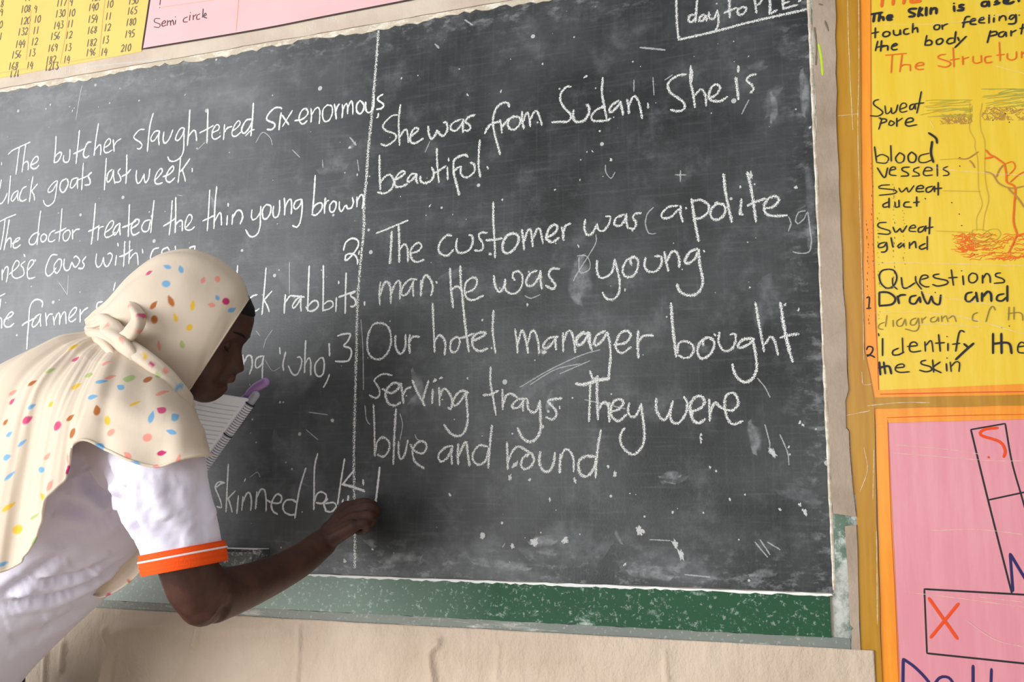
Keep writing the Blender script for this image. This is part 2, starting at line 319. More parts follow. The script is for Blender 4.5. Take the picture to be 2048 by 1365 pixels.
T_RIGHT = [
 ('She was from Sudan. She is', [((740,120,.2198), """
250,500 200,510 135,570 118,610 150,645 220,670 240,705 210,745 150,780 100,765;278,405 262,560 270,775;275,700 310,640 335,640 345,690 350,750;
365,700 430,650 440,625 410,620 380,660 365,720 380,755 420,755 485,715;530,605 535,670 560,720 590,690 610,640;610,640 640,680 670,690 700,650 705,600 690,565 670,570;
830,540 770,565 735,600 745,640 790,640 835,580 850,545;850,540 845,600 850,660;955,500 900,520 870,560 905,590 915,620 890,645 860,640;
1268,430 1255,395 1210,390 1150,440 1120,540 1130,650 1160,770 1185,860;1045,670 1070,620 1110,580 1180,560;1185,545 1195,600 1200,665;1200,610 1225,580 1270,530;
1310,510 1270,540 1255,590 1280,630 1320,630 1360,590 1370,540 1340,515 1300,525;1385,470 1385,550 1400,625;1395,570 1415,500 1435,480 1450,530 1460,605;1455,550 1490,480 1515,465 1540,510 1565,595"""), ((1100,100,.26367), """
160,280 125,280 85,330 80,385 110,440 150,480 160,515 130,545 80,545 15,550;180,455 175,500 190,540 230,545 265,530 295,480 295,430 275,415;258,212 280,195;
400,210 395,330 415,440 430,525;420,430 360,450 315,500 325,535 370,540 430,535 460,520;520,385 470,420 450,460 470,470 520,420 535,395;535,390 545,440 555,495;
585,375 595,430 600,485;598,430 625,360 645,350 675,400 700,520;742,405 746,440;1035,185 970,195 905,240 895,280 920,330 980,370 1020,410 1015,450 970,465 915,455;
1068,120 1065,230 1085,330 1100,435;1075,150 1075,240;1095,350 1130,310 1155,300 1180,350 1185,425;1205,370 1260,340 1290,290 1265,262 1230,280 1205,340 1215,375 1260,390 1300,385 1345,355;
1410,210 1420,290 1430,375;1428,122 1432,168;1430,125 1426,165;1565,185 1520,195 1490,230 1530,265 1545,300 1520,325""")]),
 ('beautiful.', [((740,120,.2198), """
88,870 88,1010 95,1180;90,1130 130,1070 180,1045 215,1090 215,1130 190,1180 130,1215 70,1205;240,1090 300,1050 320,1020 290,1015 250,1050 225,1110 235,1150 280,1155 340,1130;
425,1040 380,1040 340,1090 345,1110 380,1095 425,1040;425,1040 420,1090 435,1125;460,1060 460,1100 490,1120 540,1110 575,1070 580,1020 560,980;608,805 612,950 628,1115;590,1030 640,1000 690,965;
705,975 708,1090;715,895 718,920;890,885 870,865 820,875 770,910 760,960 765,1040 790,1140 812,1230;755,1025 795,985 830,970;830,970 826,1020 840,1055 880,1070 930,1040 955,1000 945,950 915,935;
1000,730 990,860 990,980 1005,1065;1068,972 1076,990""")]),
 ('The customer was a polite', [((740,380,.24915), """
50,350 150,310 305,245;175,335 170,450 160,590;230,280 235,420 235,580;240,480 270,440 295,450 305,510 305,580;330,510 390,490 415,450 390,425 350,450 325,500 340,560 380,580 435,560;
655,370 620,365 565,420 550,480 570,515 610,530 640,515 670,480;700,390 692,450 705,500 750,505 800,480 825,420 820,370 795,365;940,345 890,345 875,380 905,430 905,475 880,490 840,485;
990,100 990,250 1000,400 1005,545;930,405 1000,400 1060,390;1140,350 1090,380 1065,440 1070,490 1105,510 1155,480 1190,420 1190,370 1150,350 1110,360 1085,400;
1220,320 1230,400 1238,480;1235,420 1270,320 1290,320 1300,390 1308,455;1305,400 1345,310 1365,315 1380,380 1390,430;1410,385 1480,350 1505,300 1480,280 1440,310 1415,380 1435,410 1470,420 1515,385;
1540,300 1550,350 1555,405;1552,350 1570,290 1610,270"""), ((1140,340,.2931), """
105,340 98,400 120,445 155,430 185,370;185,370 195,410 230,415 265,370 275,320 245,318;370,305 315,330 305,375 345,380 375,340 385,302;385,300 385,350 395,400;485,295 445,300 430,325 450,360 440,400 405,398;
735,245 670,255 625,305 640,330 690,320 745,265;755,245 755,300 770,355;830,200 850,340 878,485;835,215 890,205 945,240 940,290 890,330 855,330;1010,230 970,260 960,310 985,340 1030,330 1060,285 1050,240 1010,230 990,225;
1048,30 1060,140 1085,270 1105,355;1170,200 1165,260 1160,305;1160,305 1182,303;1162,112 1162,122;793,258 793,266;1210,15 1235,120 1255,250 1270,355;1210,245 1265,220 1335,195;
1330,265 1390,250 1425,205 1400,180 1350,200 1325,250 1340,300 1400,315 1480,310""")]),
 ('man. He was young.', [((740,380,.24915), """
85,740 75,830 80,925;80,850 110,760 140,740 165,790 168,910;170,840 200,760 235,730 245,790 240,875;375,720 320,720 270,770 250,830 270,850 310,820 350,730;350,730 345,790 350,855;
410,730 410,850;412,800 430,710 455,685 490,730 505,790 490,850;530,738 538,748;642,630 650,780 668,945;650,805 700,775 745,810;725,610 730,750 742,860 750,950 770,1130 795,1300;
760,830 830,800 860,750 850,710 810,710 770,750 760,820 780,870 830,885 910,850;995,690 1005,770 1040,820 1080,770 1085,720;1085,720 1085,790 1120,830 1170,830 1215,780 1225,700 1195,655 1155,665 1145,700 1165,725;
1340,650 1290,670 1255,730 1265,770 1310,765 1350,710 1370,655;1370,650 1370,720 1380,795;1520,635 1460,635 1435,680 1465,730 1490,770 1465,795 1410,770"""), ((1140,340,.2931), """
185,620 185,690 205,735 250,730 290,690 305,615;305,610 325,690 340,770 330,850 290,885 245,875 222,835;440,595 385,620 360,680 375,725 420,730 455,690 465,620 430,592 412,615 420,650;
515,600 510,660 540,695 590,690 625,640 620,592 580,590;645,560 655,620 672,690;665,620 690,565 725,560 745,610 745,665;870,540 820,560 785,620 800,640 850,610 880,545;
880,545 885,640 905,740 900,800 860,850 800,855 750,830 730,780;914,552 918,562""")]),
 ('Our hotel manager bought', [((740,380,.24915), """
60,1065 20,1090 -15,1170 -20,1280 15,1345 80,1360 140,1310 170,1220 155,1120 110,1075 40,1070;205,1170 205,1250 230,1310 260,1310 285,1250 285,1165;320,1165 315,1240 320,1310;320,1220 345,1180 395,1180;
503,910 510,1080 520,1305;520,1220 550,1170 580,1180 605,1230 600,1325;700,1180 655,1210 645,1280 665,1305 700,1290 720,1230 715,1190 690,1180;725,1190 770,1180 830,1155;
820,1215 880,1190 930,1155 900,1145 850,1160 820,1210 835,1270 880,1295 945,1275;992,970 985,1120 995,1220 1008,1310;1165,1120 1180,1220 1185,1310;1185,1240 1210,1150 1225,1130 1250,1200 1270,1310;1268,1230 1295,1140 1325,1140 1350,1220 1358,1310;
1510,1180 1440,1190 1395,1240 1395,1270 1440,1260 1495,1188;1490,1190 1490,1240 1495,1285;1550,1150 1552,1300;1555,1220 1585,1140 1615,1140 1640,1220 1648,1305;1765,1150 1700,1160 1660,1210 1660,1245 1700,1240 1745,1180 1765,1155;1765,1150 1765,1210 1775,1260"""), ((1140,340,.2931), """
95,1105 50,1140 45,1180 70,1195 110,1150 125,1108;125,1105 130,1180 150,1230;240,1100 185,1130 165,1190 180,1200 225,1160 255,1108;300,1195 380,1180 415,1130 390,1100 345,1115 315,1180 320,1230 360,1250 415,1210;
465,1100 462,1190 468,1285;465,1180 500,1135 570,1130;690,910 700,1060 725,1275;735,1250 740,1190 780,1170 830,1190 845,1230 820,1275 780,1285 740,1265;
940,1145 890,1175 870,1240 890,1285 930,1280 970,1240 985,1180 950,1145 910,1160 910,1200;1020,1110 1015,1180 1050,1235 1100,1225 1130,1170 1125,1120 1095,1125;1240,1150 1180,1160 1145,1200 1165,1215 1220,1190 1255,1152;
1265,905 1290,1050 1325,1240;1330,1190 1370,1140 1400,1180 1420,1265;1435,905 1460,1060 1485,1200 1520,1310;1446,1000 1466,1100 1500,1230;1435,1145 1490,1130 1560,1120"""), ((1140,600,.26371), """
285,250 302,330 308,430 300,520 295,590;1385,290 1410,430 1415,520 1390,590 1340,625 1290,610 1250,560 1232,490""")]),
 ('serving trays. They were', [((720,640,.24905), """
258,447 190,435 140,460 115,490 150,545 160,590 140,625 110,625 75,605;180,555 250,590 310,550 310,515 265,510 220,555 205,610 230,670 280,690 325,665;330,510 340,590 350,670;345,610 370,560 410,540;
420,485 460,580 520,690;550,490 520,590 500,660;585,560 580,670;590,497 612,485;640,472 660,465;635,545 640,690;642,620 670,555 710,580 740,650 730,715 705,705;
870,590 820,570 770,610 745,670 765,690 810,650 850,585;850,580 860,700 865,810 840,900 790,935 730,915 675,845;1050,380 1048,500 1070,630 1093,765;990,605 1050,600 1110,570;1145,560 1145,640 1148,720;1150,680 1175,610 1215,595 1265,625;
1340,635 1270,640 1220,690 1230,710 1280,700 1315,645;1315,640 1308,690 1310,735;1345,640 1350,710 1385,745 1420,730 1445,655;1445,650 1450,780 1450,880 1420,950 1370,980 1310,955 1265,870;1620,632 1550,640 1510,655 1550,700 1580,750 1550,800 1495,785;1605,698 1605,712"""), ((1140,600,.26371), """
45,637 110,640 200,610 300,593;55,642 120,644 205,618 295,602;150,540 180,605 212,578;155,620 150,780 145,925;207,580 205,730 213,910;215,840 250,780 285,790 295,850 300,925;310,850 370,830 405,780 380,755 335,770 310,830 320,890 370,920 430,870;
450,785 440,840 460,885 500,880 540,795;540,790 550,880 565,1000 550,1110 480,1175 410,1130 380,1060 395,1000 415,975;655,750 655,830 690,900 725,905 760,840 780,770;780,770 760,870 780,930 830,930 880,860 890,790 865,735;
915,845 980,830 1020,780 1000,735 950,740 915,790 915,860 940,920 980,935 1025,905;1055,755 1060,840 1062,920;1065,860 1085,800 1105,775;1105,780 1150,820 1230,840 1275,790 1260,725 1220,705 1180,740 1175,830 1200,910 1240,945 1310,920""")]),
 ('blue and round.', [((720,640,.24905), """
108,680 115,830 120,1095;125,1060 140,980 185,945 235,985 230,1050 190,1100 140,1085;290,715 278,900 268,1160;310,980 310,1070 330,1120 360,1080 385,970;405,1000 435,1050 500,1075 535,1030 520,985 475,980 430,1030 425,1090 450,1150 515,1195;
740,1010 680,1030 630,1090 650,1140 700,1110 745,1020;745,1015 735,1090 740,1160;790,1000 785,1080 790,1160;790,1100 835,1000 855,985 865,1070 880,1175;1025,1020 960,1010 910,1070 910,1130 955,1165 1010,1130 1035,1030;1060,850 1045,1000 1030,1190;
1180,985 1185,1090 1187,1200;1190,1140 1230,1050 1280,1020 1360,1065;1365,1070 1310,1110 1295,1170 1320,1200 1370,1180 1400,1120 1370,1070 1340,1100;1450,1060 1440,1140 1470,1210 1520,1215 1555,1150 1565,1070;1610,1080 1605,1190 1605,1230;1610,1130 1640,1050 1680,1050 1715,1120 1715,1220"""), ((1140,600,.26371), """
190,1190 110,1190 65,1240 80,1320 130,1340 180,1280 200,1200;235,990 215,1100 200,1230 195,1350;288,1260 292,1272""")]),
 ('day to PLE', [((1300,0,.2246), """
235,-120 235,0 240,200 255,355;255,355 600,275 900,195 1410,80;420,0 412,100 405,195;395,130 355,140 345,185 375,195 405,160;480,130 450,150 440,185 470,185 495,140;495,138 505,185;525,110 530,160 570,165 600,95;600,90 610,160 605,230 580,275;
707,-30 708,80 712,155;660,115 710,95 770,70;830,60 780,90 790,130 830,125 860,80 830,60;930,-30 940,60 950,115;950,50 985,20 1000,-10;1065,-30 1070,60 1065,125;1065,125 1130,90;1185,-30 1185,80;1185,80 1310,45;1180,35 1240,15;1325,12 1340,3""")]),
]
# faint half-wiped marks: width in mm, strokes in photograph pixels
FAINT = [(3, """118,565 135,590;137,551 135,590;460,640 462,690;579,525 579,588;645,320 646,335;715,320 718,342;722,640 726,700 727,780;860,283 850,305;1306,155 1308,190;1268,160 1268,183;
1361,341 1361,364;1350,350 1372,350;1307,415 1295,428 1291,448 1298,467 1312,467;1577,434 1582,446 1577,463;1611,422 1597,425 1591,443 1596,448 1609,437 1615,424 1620,457 1623,484 1618,504 1600,507 1586,504;
1211,330 1212,345 1222,357 1230,345;1147,562 1156,545 1190,490 1192,470;1155,512 1172,512 1180,525 1178,540 1160,545 1158,515;1050,592 1062,597 1080,590;1090,480 1105,470;
512,662 520,672;527,697 532,680 545,660;530,720 545,742 560,735;612,860 636,880;617,825 655,830;500,955 515,945 520,955;1200,700 1160,712 1100,740 1040,775;1160,728 1110,740 1060,770;1180,722 1120,748;1170,800 1250,818;
1530,850 1540,890 1537,905;1515,757 1530,775 1540,795;1560,870 1575,905 1578,930;1535,1085 1560,1100;1520,1080 1540,1110;1510,1085 1535,1115;730,812 733,840 740,850;800,828 805,850 800,880;830,870 835,880 850,885;
165,170 160,190 152,240;355,390 365,392;395,300 410,285;512,285 525,265 540,275 545,290;585,300 600,315;1005,1095 1010,1088;1300,1080 1340,1082;1370,1150 1420,1155;1330,160 1345,150;1498,200 1490,215 1484,228"""),
 (5, """163,140 190,132 340,118;178,153 210,147;870,88 878,96;700,275 712,290;930,40 945,50;1280,95 1330,100""")]
# chalk crumbs and blots: x, y, radius in photograph pixels
BLOTS = [(980,508,5),(1088,705,7),(1502,350,5),(1545,905,7),(1592,375,5),(1570,610,4),(1597,620,3),(665,842,6),(720,545,3),(860,412,3),(1157,493,3),(790,830,4),(1150,962,4),(700,295,4),(1025,868,3),
(1030,930,6),(690,1123,6),(745,1100,3),(1065,915,3),(965,640,3),(1055,610,4),(1005,400,3),(1200,262,3),(1222,320,4),(1110,380,3),(1250,580,3),(1500,575,3),(1383,828,5),(1373,812,3),(1402,870,3),(1402,878,3),(1402,884,3),
(935,757,3),(870,760,3),(780,643,2),(525,590,2),(590,595,2),(555,448,2),(145,222,3),(92,218,3),(101,210,3),(98,255,2),(190,150,3),(370,190,2),(803,157,3),(1085,128,3),(1002,183,3),(935,190,3),(1497,113,2),(1174,304,2),(1185,303,2),(1160,360,2),(1430,670,3),(1620,255,3),(1578,895,3),(1420,935,3),(885,800,3),(1600,845,3),(1606,850,3),
(560,805,3),(500,770,2),(715,350,3),(1460,1000,3),(1280,1062,11),(1345,1025,3),(1350,1088,8),(1362,1110,8),(1068,1085,12),(1130,1082,9),(1025,1093,6),(965,1072,7),(1020,955,6),(1060,960,4),(1230,950,5),(1600,1010,4),(1250,1130,5),(1100,1000,3),(900,990,3),(1560,1020,3),(1610,1025,5),(1490,990,3)]
# broad smears: width mm, density class, strokes
SMEAR = [(14,'m',"1320,952 1360,950"),(10,'m',"1330,962 1350,966"),(22,'m',"1060,1082 1110,1080"),(16,'m',"950,1125 1060,1135"),(26,'m',"1260,1140 1340,1150"),(14,'m',"1500,1148 1550,1146"),(20,'m',"760,1120 840,1112"),(18,'m',"730,1080 750,1090"),(16,'m',"1075,1100 1110,1106"),(45,'m',"1170,520 1160,560 1165,600"),(22,'m',"828,740 840,790 820,810"),(18,'m',"1105,785 1098,820"),(22,'l',"1530,230 1545,185 1560,175"),(14,'m',"1545,185 1550,215 1545,245"),(30,'l',"430,390 435,420"),(60,'l',"640,700 600,760 560,800"),
(70,'l',"560,870 620,960 600,1000"),(28,'m',"700,290 706,285"),(40,'l',"640,335 690,325"),(70,'l',"40,225 200,180 380,150"),(45,'l',"20,215 150,185"),(90,'l',"1060,1090 1200,1080"),(18,'m',"1060,1083 1085,1080"),(22,'l',"1325,960 1370,952"),(30,'l',"1160,720 1050,780"),
(30,'l',"560,540 600,600"),(26,'l',"1560,980 1640,1000"),(70,'l',"730,1140 900,1120 1100,1150"),(60,'l',"1250,1120 1420,1140"),(22,'m',"1505,845 1515,905"),(50,'l',"1545,560 1530,650"),(26,'l',"100,520 90,600"),(18,'m',"400,680 410,640"),(80,'l',"220,250 500,170"),(100,'l',"450,860 520,960"),(26,'l',"1500,130 1530,130"),(18,'m',"1608,140 1612,230"),(16,'l',"1618,330 1625,500"),(20,'l',"1380,690 1420,700"),(16,'m',"1235,1065 1245,1085"),(16,'m',"1100,690 1080,710"),(20,'l',"930,540 880,560"),(14,'m',"425,395 430,415")]

# charts on the wall -------------------------------------------------------------
CH_SKIN = [
 ('heading', 'orange', 6, [((1700,0,.19048), "340,-20 330,70;455,-20 448,50;570,-20 560,40;650,-10 640,20 740,10")]),
 ('lettering', 'black', 5.0, [((1700,0,.19048), """220,150 340,130;255,150 245,230;315,130 300,225;305,185 345,180 350,215;395,190 440,180 435,160 400,165 390,190 400,210 440,205;
700,90 630,95 620,120 680,150 670,170 615,175;735,75 715,175;760,85 725,135 765,165;800,75 798,165;850,80 845,150;850,110 880,85 905,95 905,145;1090,60 1095,120;1090,33 1090,38;1195,50 1150,55 1150,75 1190,85 1185,105 1125,110;
1440,15 1390,25 1385,60 1430,60 1455,10;1455,10 1460,70;1550,5 1520,20 1570,30 1510,50;1610,15 1660,10 1650,-10 1620,0 1620,30 1680,35 1720,15;1770,-20 1772,18""")]),
 ('lettering', 'black', 3.2, [((1700,0,.19048), """265,290 262,400;225,350 300,335;380,330 350,345 345,375 370,385 410,370 415,340 380,330;455,315 460,360 490,370 520,355 525,310;525,312 530,365;610,300 570,310 565,350 590,360 620,350;660,245 655,345;660,310 700,290 710,340;
905,260 880,280 890,310 930,305 940,265 905,260;965,260 970,310;970,280 990,262 1025,250;1260,175 1225,175 1205,200 1185,290;1175,240 1255,225;1270,225 1315,210 1310,195 1275,205 1265,250 1325,255;1360,215 1405,200 1400,180 1365,195 1355,235 1415,240;
1460,155 1458,245;1510,185 1508,235;1515,158 1515,163;1570,170 1565,220;1568,195 1600,165 1630,175 1635,215;1730,160 1690,160 1670,195 1690,205 1730,170;1740,150 1740,230 1710,250 1660,250;1775,156 1775,161;
290,430 265,535;270,500 360,475;330,425 320,540;325,495 390,480 395,530;440,490 495,470 480,455 445,475 435,510 460,525 495,515;805,370 785,475;790,440 830,420 860,440 845,470 785,475;930,410 905,430 915,465 950,460 975,430 960,405 930,410;
1085,400 1040,405 1015,440 1040,460 1090,445;1110,330 1095,450;1130,390 1145,430;1220,380 1160,440 1100,500;1475,320 1440,450;1475,340 1530,330 1540,360 1470,380;1620,330 1570,345 1560,380 1600,385 1635,335;1635,333 1640,385;1690,320 1690,380;1690,345 1745,315;1815,250 1795,360;1780,300 1830,290""")]),
 ('heading', 'orange', 2.4, [((1700,0,.19048), """370,580 590,560;440,575 430,765;545,575 520,755;530,700 560,680 630,680;630,680 632,745;685,695 770,680 750,655 700,670 685,710 720,730 770,725;1000,570 940,580 925,610 1040,650 1050,680 1000,705 920,690;1080,500 1090,705;1050,630 1145,615;
1180,590 1185,680;1185,620 1245,600;1290,590 1290,645 1320,665 1375,650;1375,580 1378,655;1480,590 1420,600 1415,645 1440,660 1490,650;1565,440 1575,640;1535,580 1620,570;1650,560 1650,610 1690,630 1740,610 1745,540;1800,540 1800,610;1800,570 1830,545""")]),
 ('lettering', 'black', 2.6, [((1700,0,.19048), """300,1045 255,1060 250,1100 330,1160 340,1190 290,1220 210,1215;365,1110 380,1195 425,1165 430,1130;430,1130 440,1190 480,1170 500,1100;520,1150 590,1120 580,1085 540,1090 520,1150 540,1180 600,1165;670,1090 630,1110 630,1150 660,1140 680,1095;680,1093 685,1150;748,960 725,1080 700,1190;680,1090 775,1080;
300,1240 330,1250 300,1360;315,1250 370,1250 380,1275 310,1300;420,1270 405,1310 430,1320 465,1290 420,1265;490,1240 490,1330;490,1280 550,1240;585,1290 660,1270 650,1240 600,1250 580,1300 610,1325 700,1310"""), ((1700,180,.26364), """185,430 200,545;195,510 240,490 290,515 270,555 200,550;308,420 312,545;375,475 345,515 360,550 400,545 410,500 375,475;465,470 440,500 450,545 490,545 500,500 465,470;600,480 530,500 525,545 570,550 620,530;622,390 610,470 632,550;
205,590 260,665 285,590;300,610 345,600 340,585 310,590 300,640 350,650;450,585 400,590 395,610 435,630 440,650 385,655;525,585 485,600 480,615 520,635 525,650 470,655;560,615 620,610 610,590 575,590 555,630 570,650 625,645;660,565 662,655;740,580 705,600 745,625 745,645 705,650;
300,720 235,725 220,745 340,760 340,785 220,800;370,745 390,775 430,740;430,740 445,775 485,725;500,750 555,745 545,725 510,735 505,770 560,770;625,730 580,745 580,775 610,770 640,730;640,730 640,775;668,700 668,800;640,750 695,745;
290,850 250,870 255,890 290,885;295,820 295,895;340,850 345,890 370,885;370,835 372,890;450,850 415,855 410,885 465,890;505,810 505,885;480,855 525,850;568,822 572,828;275,1005 220,1010 215,1040 300,1070 290,1095 210,1090;325,1040 345,1080 380,1050;380,1050 395,1080 430,1030;450,1050 495,1045 485,1025 455,1040 450,1070 500,1075;
560,1035 520,1050 520,1080 550,1070 575,1030;575,1030 570,1075;605,965 600,1095;575,1050 630,1040;265,1155 220,1170 215,1195 255,1190 275,1158;275,1155 280,1210 260,1230 235,1230;310,1120 325,1195;390,1160 360,1185 370,1200 405,1170;405,1165 410,1195;450,1155 450,1205;455,1180 490,1150 500,1200;570,1165 525,1190 540,1210 580,1195;585,1110 585,1215"""),
 ((1700,500,.21984), """350,175 290,190 265,240 285,310 340,350 400,320 425,250 400,190 350,175;385,255 390,320 430,360;320,350 390,345;465,250 480,340 520,345 590,300;595,240 600,290 650,360;650,270 710,250 690,230 650,240 635,300 680,335 720,335;810,220 760,230 770,255 880,280 880,310 800,330 750,315;
920,180 940,325;895,255 975,250;1025,235 1032,320;1014,188 1016,193;1110,210 1080,240 1085,290 1120,300 1155,270 1150,225 1110,210;1205,230 1205,305;1210,260 1240,215 1270,240 1275,300;1370,210 1330,215 1325,240 1390,265 1400,295 1310,305;150,440 175,430 170,530;150,535 190,530;
150,910 165,880 205,890 200,930 160,970 155,955 200,965 225,980;258,760 262,785;295,805 295,965;440,895 390,920 390,955 440,955 490,930;475,800 480,940;520,880 610,870 590,840 550,850 540,910 570,930 645,920;680,835 685,925;690,870 730,825 745,850 755,930;805,770 820,925;775,850 860,845;890,850 890,920;880,788 884,792;
1040,750 1015,735 990,760 960,925;930,860 1000,850;1520,885 1600,870 1560,840 1530,870 1530,930 1590,940;420,1075 490,1065 480,1040 430,1050 410,1090 450,1115 540,1110;690,1005 650,1015 650,1040 730,1065 740,1095 690,1110 630,1095;750,1000 760,1115;820,1020 755,1075 830,1120;875,1035 880,1105;880,983 884,988;910,1020 920,1110;920,1060 960,1020 995,1030 990,1110""")]),
 ('lettering', 'black', 3.8, [((1700,500,.21984), """265,385 265,505;265,385 350,390 410,440 380,495 265,510;430,420 445,490;435,430 460,412 505,410;600,415 550,430 545,480 590,490 630,430;632,428 640,480;650,380 680,460 710,490 740,420;740,420 760,480 810,495 825,410;
1110,385 1060,400 1050,455 1090,470 1140,420;1145,385 1160,475;1200,390 1200,470;1205,430 1250,380 1280,400 1285,470;1400,400 1345,415 1335,455 1380,465 1425,430;1430,325 1430,470;1300,760 1300,945;1375,760 1378,945;1300,855 1440,850 1470,945;1035,855 1075,890;1125,850 1050,915 960,1000;265,1020 275,1140;305,1020 320,1130;260,1075 350,1060 375,1130"""), ((1700,180,.26364), "595,325 650,365 660,405;622,390 614,480 632,550")]),
 ('lettering', 'grey', 1.8, [((1700,500,.21984), """310,660 265,680 260,715 300,725;335,595 320,700;390,640 392,700;470,620 425,650 430,690 470,690 500,630;500,628 510,690;600,620 555,640 550,680 590,680 620,620;620,620 625,700 590,740 500,720;650,620 655,670;655,640 690,610;770,610 735,625 735,655 780,650 800,610;800,610 805,655;
830,600 835,655;840,625 870,600 890,655;895,625 940,600 965,655;1160,570 1120,590 1115,640 1160,650;1320,550 1300,515 1270,540 1235,655;1445,520 1440,640;1490,520 1490,635;1435,580 1530,570 1565,590 1570,645""")]),
 ('diagram', 'pencil', 1.0, [((1700,180,.26364), """905,100 910,220 905,300 945,380 945,430 965,520 970,640 975,760 1000,870 960,970 960,1070;1000,100 985,200 990,300 1020,400 1020,600 1030,720 1050,830 1020,950 1005,1070;560,125 910,90;680,530 820,520;700,765 985,770;650,1070 930,1080;530,190 620,170 720,150;
930,1060 920,1100 950,1140 1000,1150 1060,1120 1050,1080 1000,1060 940,1060;1000,1100 1060,1060 1120,1060 1140,1100 1100,1140 1040,1130;930,1150 980,1180 1040,1170 1080,1190 1120,1150;960,1090 1010,1120 1080,1090;940,1120 990,1160 1050,1150""")]),
 ('diagram', 'orange', 3.2, [((1700,180,.26364), """1030,455 1060,490 1100,510 1170,560;1020,520 1080,510;1265,1100 1230,1180 1200,1240;1320,1090 1270,1105;1170,560 1185,640 1190,700 1250,740 1245,870 1240,1000 1265,1090;905,1215 960,1218;1000,1210 1050,1205""")]),
 ('diagram', 'orange', 2.0, [((1700,180,.26364), "1180,560 1230,545 1250,590 1200,650;1215,700 1270,650 1320,620")]),
 ('diagram', 'brown', 2.6, [((1700,180,.26364), "820,520 890,520 970,470;905,535 925,555 945,590;1020,620 1080,640 1130,710 1220,745 1320,730;1160,570 1130,610 1110,660;1200,750 1270,820 1320,890")]),
]
CH_PINK = [
 ('diagram', 'black', 2.4, [((1680,760,.44337), "590,225 745,198;745,198 775,370 820,530 850,640;590,225 668,545 775,965;668,543 812,512 840,506;860,972 380,945;380,945 392,1235;392,1235 860,1284")]),
 ('lettering', 'orangered', 4.4, [((1680,760,.44337), "712,217 650,225 635,250 720,280 745,320 738,350;400,985 530,1170;535,1010 408,1165;669,348 671,352")]),
 ('lettering', 'navy', 4.0, [((1680,760,.44337), "780,955 767,785;767,785 830,890 900,1000;285,1260 283,1400;285,1260 340,1300 400,1365 420,1420;420,1385 450,1345 490,1345 520,1385;600,1290 600,1400;683,1305 680,1400")]),
]
GL = {'0':"5,0 1,2 0,6 2,10 5,9 6,4 4,0",'1':"3,0 2,10",'2':"0,2 3,0 6,2 4,6 0,10;0,10 6,9",'3':"1,0 5,0 3,4;3,4 6,6 4,10 0,9",'4':"3,0 0,6 6,6;5,2 4,11",'5':"6,0 2,0 1,4 5,5 5,9 0,10",'6':"4,0 1,4 0,8 3,10 5,7 1,6",'8':"5,1 1,1 1,3 5,7 3,10 0,8 4,4 5,1",'9':"5,2 2,0 0,3 3,5 5,2;5,2 4,10",'7':"0,0 6,0 2,10",'-':"0,6 6,5"}
NUMS = [("108",170,75),("9",275,75),("120",165,170),("10",275,155),("132",145,257),("11",265,245),("144",125,355),("12",252,335),("156",95,440),("13",232,425),("168",70,530),("14",215,525),("171",80,592),
("117",455,25),("9",560,20),("130",445,112),("10",550,105),("143",430,205),("11",540,192),("156",405,292),("12",527,282),("169",385,387),("13",520,382),("182",370,482),("14",510,478),("1213",362,538),
("126",735,-18),("140",710,60),("10",855,35),("154",705,155),("11",845,132),("168",700,245),("12",835,222),("182",695,345),("13",820,322),("196",690,422),("14",808,417),("150",1030,8),("165",1020,90),("180",1010,180),("195",1000,275),("210",970,387),
("8",8,30),("9",2,100),("10",-30,200),("11",-30,295),("16",200,-20)]
SEMI = """1280,150 1240,150 1235,175 1280,195 1270,220 1230,215;1300,190 1325,180 1315,165 1295,185 1300,210 1330,200;1340,160 1338,205;1340,180 1360,165 1365,205;1365,180 1380,160 1390,200;1405,160 1400,195;1402,133 1402,138;1500,135 1470,150 1468,175 1500,175;1520,120 1515,165;1522,98 1522,103;1545,120 1545,160;1545,135 1570,115;1600,110 1575,125 1575,155 1600,150;1625,70 1620,140;1630,130 1650,120 1640,105 1630,135 1655,145;1285,-20 1278,40;1278,58 1278,64"""
